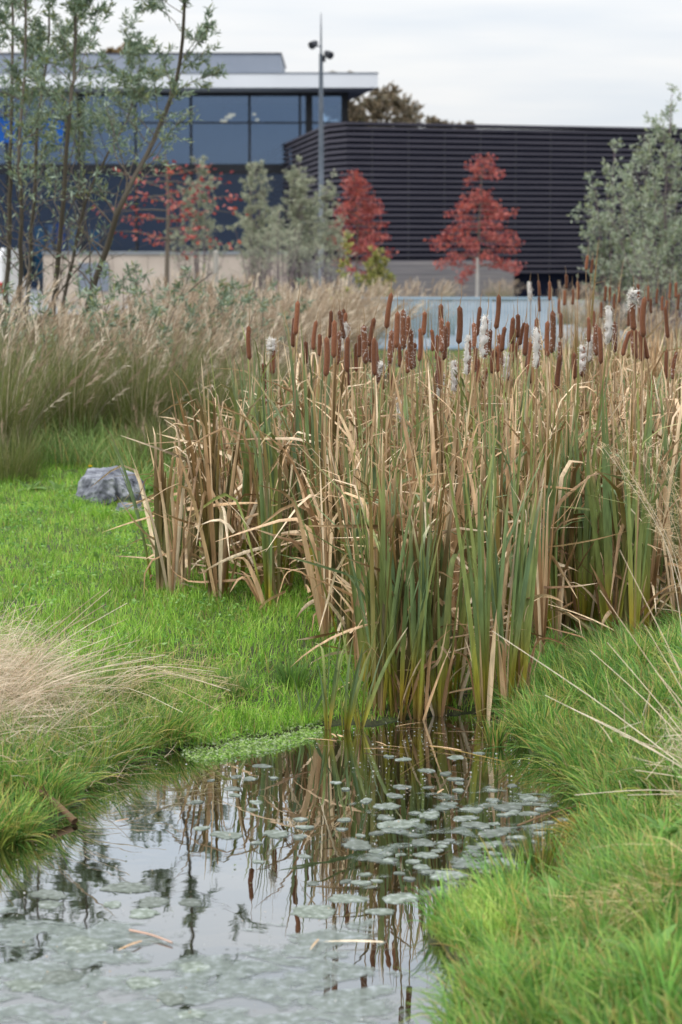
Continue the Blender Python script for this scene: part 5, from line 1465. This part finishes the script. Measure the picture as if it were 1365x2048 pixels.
pads = [(300 + x / 1.517, 1400 + y / 1.517, w_ / 1.517) for (x, y, w_) in [(340,198,70),(262,231,45),(250,267,80),(157,387,55),(235,408,110),(385,404,110),(470,385,60),(310,330,50),(470,472,60),(765,262,70),(840,212,60),(898,222,50),(925,238,50),(725,170,35),(770,178,60),
        (845,263,45),(742,288,80),(720,320,90),(715,355,70),(655,306,50),(850,348,90),(910,312,60),(940,250,35),(1040,272,40),(1100,258,40),(1040,302,60),(1150,296,85),(1090,325,100),(1150,342,80),(980,330,80),(955,357,100),(750,375,130),(690,402,60),(630,438,130),(685,457,50),
        (830,430,110),(720,465,40),(735,482,50),(840,468,90),(800,488,60),(825,505,70),(990,378,110),(1040,402,130),(1025,437,100),(980,446,60),(1045,464,50),(1065,490,120),(905,530,140),(845,521,60),(930,172,70),(1000,160,40),(640,552,70),(660,300,40),(1180,380,60),(1120,415,60),(1190,330,50),
        (600,600,120),(500,640,140),(760,600,110),(880,575,90),(700,640,90),(450,690,200),(560,660,90)]]
pads += [(x / 1.95, 1600 + y / 1.95, w_ / 1.95) for (x, y, w_) in [(495,340,210),(190,367,190),(195,405,130),(600,395,150),(745,397,110),(440,405,90),(560,440,130),(670,770,170),(750,835,130),(900,555,320),(1200,480,300),(1190,420,100),(1170,630,340),(760,650,150),(100,720,160),(330,560,220),(560,710,180),(1100,740,300),(240,690,170),(1000,820,320)]]
pads = [q for q in pads if not (q[1] > 1830 and (q[2] < 60 or q[2] > 120))]
for k in range(46):
    px, py = rng.uniform(690, 1165), rng.uniform(1570, 1790); pads.append((px, py, rng.uniform(14, 34)))
for k in range(14):
    pads.append((rng.uniform(380, 700), rng.uniform(1520, 1780), rng.uniform(14, 40)))
for i, (px, py, w_) in enumerate(pads):
    p = G0(px, py, .003)
    if poly_sd(np.array([p[0]]), np.array([p[1]]), SHORE)[0] > -.01: continue
    r_ = w_ / 2 * p[1] / F * (.84 if py < 1790 else 1)
    V, Q = pad_shape(max(.02, r_), i + 3)
    o = link('floating_pad', build_mesh('floating_pad', V, Q, None, True), M['pad'], None, (p[0], p[1], .0012 + .0003 * (i % 7)))
    o.rotation_euler = (0, 0, rng.uniform(0, 6))
    if py > 1770: lb = 'large algae covered pad in the film on the near water'
    elif px < 640: lb = 'pale lone pad floating where the sky is mirrored'
    elif w_ > 50: lb = 'wide grey green pad floating among the smaller pads'
    else: lb = 'small grey green pad floating on the dark water'
    tag(o, lb, 'floating pad', lb)
# algae film
def film_mat():
    m, n, l, out = new_mat('algae_film')
    geo = n.new('ShaderNodeNewGeometry')
    nz = n.new('ShaderNodeTexNoise'); nz.inputs['Scale'].default_value = 6.0; nz.inputs['Detail'].default_value = 7; nz.inputs['Roughness'].default_value = .6; nz.inputs['Distortion'].default_value = .6
    l.new(geo.outputs['Position'], nz.inputs['Vector'])
    at = n.new('ShaderNodeAttribute'); at.attribute_name = 'Col'
    se = n.new('ShaderNodeSeparateColor'); l.new(at.outputs['Color'], se.inputs[0])
    ad = n.new('ShaderNodeMath'); ad.operation = 'ADD'; l.new(nz.outputs['Fac'], ad.inputs[0]); l.new(se.outputs[0], ad.inputs[1])
    r = n.new('ShaderNodeValToRGB'); r.color_ramp.elements[0].position = .49; r.color_ramp.elements[0].color = (0, 0, 0, 1); r.color_ramp.elements[1].position = .57; r.color_ramp.elements[1].color = (.66, .66, .66, 1)
    l.new(ad.outputs[0], r.inputs[0])
    n2 = n.new('ShaderNodeTexNoise'); n2.inputs['Scale'].default_value = 26; n2.inputs['Detail'].default_value = 9; n2.inputs['Roughness'].default_value = .75; l.new(geo.outputs['Position'], n2.inputs['Vector'])
    rc = n.new('ShaderNodeValToRGB'); e = rc.color_ramp.elements
    e[0].position = .34; e[0].color = (.06, .085, .08, 1); e[1].position = .66; e[1].color = (.42, .46, .49, 1); x_ = e.new(.5); x_.color = (.16, .20, .165, 1)
    l.new(n2.outputs['Fac'], rc.inputs[0])
    p = n.new('ShaderNodeBsdfPrincipled'); p.inputs['Roughness'].default_value = .3; p.inputs['Specular IOR Level'].default_value = .8
    l.new(rc.outputs[0], p.inputs['Base Color'])
    b = n.new('ShaderNodeBump'); b.inputs['Strength'].default_value = .25; b.inputs['Distance'].default_value = .005; l.new(n2.outputs['Fac'], b.inputs['Height']); l.new(b.outputs[0], p.inputs['Normal'])
    tr = n.new('ShaderNodeBsdfTransparent'); mix = n.new('ShaderNodeMixShader')
    l.new(r.outputs[0], mix.inputs[0]); l.new(tr.outputs[0], mix.inputs[1]); l.new(p.outputs[0], mix.inputs[2]); l.new(mix.outputs[0], out.inputs[0]); return m
fx = np.linspace(-2.2, .8, 61); fy = np.linspace(4.0, 11, 141)
FX, FY = np.meshgrid(fx, fy)
FILM = np.array([G0(*p)[:2] for p in [(-200, 1790), (120, 1800), (300, 1825), (420, 1870), (520, 1850), (640, 1800), (760, 1840), (860, 1930), (900, 2060), (820, 2500), (-500, 2500)]])
MID = np.array([G0(*p)[:2] for p in [(690, 1600), (860, 1570), (1000, 1560), (1160, 1580), (1150, 1700), (1020, 1760), (880, 1820), (760, 1830), (640, 1720)]])
amt = np.maximum(.07 - .31 * ss(-.30, .18, poly_sd(FX, FY, FILM)), -.03 - .25 * ss(-.2, .2, poly_sd(FX, FY, MID))) - .3 * ss(-.05, .02, poly_sd(FX, FY, SHORE)) * 0
If = np.arange(140)[:, None] * 61 + np.arange(60)[None, :]
o = link('algae_film', build_mesh('algae_film', np.stack([FX, FY, FX * 0 + .0016], -1), np.stack([If, If + 1, If + 62, If + 61], -1).reshape(-1, 4), np.repeat(amt.ravel()[:, None], 3, 1)), film_mat())
tag(o, 'grey green film of algae spread over the near water', 'algae', kind='stuff')
# duckweed and cress at the lawn edge of the pond
CR = np.array([G0(*p)[:2] for p in [(350, 1480), (430, 1450), (560, 1440), (650, 1440), (640, 1475), (540, 1505), (420, 1525), (370, 1515)]])
n = 3600
P_ = sample_poly(CR, n); z_ = np.maximum(0, H(P_[:, 0], P_[:, 1])) + rng.uniform(.002, .03, n) ** 1.2
a_ = rng.uniform(0, 2*PI, n)
V, Q, C = leaf_quads(np.column_stack([P_, z_]), np.stack([np.cos(a_), np.sin(a_), rng.uniform(-.1, .4, n)], -1), rng.uniform(.008, .02, n), rng.uniform(.006, .013, n), pick([lin(150, 182, 92), lin(128, 166, 74), lin(168, 190, 120), lin(176, 190, 150)], n))
o = link('water_cress', build_mesh('water_cress', V, Q, C), M['grass']); tag(o, 'pale green cress spreading from the lawn over the water', 'water plants', kind='stuff')
field('shallow_grass', sample_poly(CR, 1500), .09, .0038, LAWN, 'thin bright grass blades standing in the shallow pond margin', .03)
# drifting seed down and fragments
n = 520
P_ = sample_poly(SHORE, n * 3); P_ = P_[(P_[:, 1] > 6)][:n]; n = len(P_)
hot = sample_poly(np.array([G0(*p)[:2] for p in [(700, 1450), (960, 1428), (1080, 1500), (1160, 1590), (1140, 1700), (900, 1800), (720, 1700)]]), 420)
P_ = np.concatenate([P_, hot]); n = len(P_)
a_ = rng.uniform(0, 2*PI, n); s_ = rng.uniform(.003, .011, n)
V, Q, C = leaf_quads(np.column_stack([P_, np.full(n, .008)]), np.stack([np.cos(a_), np.sin(a_), rng.uniform(-.1, .3, n)], -1), s_, s_ * .8, pick([lin(210, 208, 206), lin(180, 186, 176), lin(150, 160, 130), lin(196, 180, 160)], n))
o = link('seed_down', build_mesh('seed_down', V, Q, C), M['fluff']); tag(o, 'white specks of seed down drifting on the pond', 'seed down', kind='stuff')
for k in range(16):
    px, py = (rng.uniform(640, 1040), rng.uniform(1452, 1520)) if k < 11 else (rng.uniform(250, 900), rng.uniform(1560, 1900))
    p = G0(px, py, .01)
    if poly_sd(np.array([p[0]]), np.array([p[1]]), SHORE)[0] > -.02: continue
    V, Q, C, q1 = blade_set(np.array([[0, 0, 0.]]), np.array([rng.uniform(0, 6.28)]), np.array([rng.uniform(.05, .18)]), np.array([1.5]), np.array([.12]), np.array([rng.uniform(.006, .014)]), 6, 1.2, None, None, np.array([.1]), leaf_cols('dry', 1), 3, .2, 3.)
    o = link('reed_fragment', build_mesh('reed_fragment', V[0], q1, C[0], True), M['leaf'], None, tuple(p)); lb = 'broken tan reed leaf floating ' + ('below the cattails' if k < 11 else 'on the open water'); tag(o, lb, 'reed leaf', lb)
# sticks and straws on the water
for (a, b, r_, lb, c) in [((1035, 1651), (1152, 1612), .004, 'thin brown stick lying on the water against the right bank', lin(130, 104, 80)), ((860, 1492), (1010, 1523), .0018, 'thin straw floating among the pads by the cattails', lin(170, 144, 84)),
                          ((260, 1860), (345, 1885), .004, 'pinkish tan reed fragment floating in the algae film', lin(196, 160, 140)), ((800, 1550), (900, 1490), .0016, 'thin dark straw floating below the cattails', lin(110, 92, 56)), ((0, 1675), (82, 1672), .003, 'pale straw floating along the left bank', lin(196, 170, 130))]:
    p, q = G0(*a, .008), G0(*b, .008); org = (p + q) / 2; mb = MB()
    mb.tube(spline([p - org, np.array([0, .01, .002]), q - org], 7), np.linspace(r_, r_ * .6, 7), 5, c); o = mb.build('floating_stick', M['bark'], None, tuple(org)); tag(o, lb, 'stick')
p, q = GP(30, 1580), G0(150, 1643, .01); org = q.copy(); mb = MB()
p = D(25, 1558, p[1])
S = spline([q - org, (p + q) / 2 - org + np.array([.01, 0, .015]), p - org], 10); mb.tube(S, np.linspace(.014, .009, 10), 7, lin(104, 82, 62)); mb.tube([S[4], S[4] + np.array([-.02, -.02, .05])], [.005, .003], 4, lin(104, 82, 62))
o = mb.build('fallen_branch', M['bark'], None, tuple(org), True); tag(o, 'rotting brown branch sloping from the left bank into the water', 'branch')
# dark dead reed stub at the reeds' foot
org = GP(848, 1436); mb = MB(); mb.tube([(0, 0, -.02), (-.005, 0, .02), (.012, 0, .05)], [.006, .005, .002], 5, lin(40, 34, 28)); o = mb.build('reed_stub', M['bark'], None, tuple(org)); tag(o, 'black rotten reed stub at the foot of the cattails', 'stub')
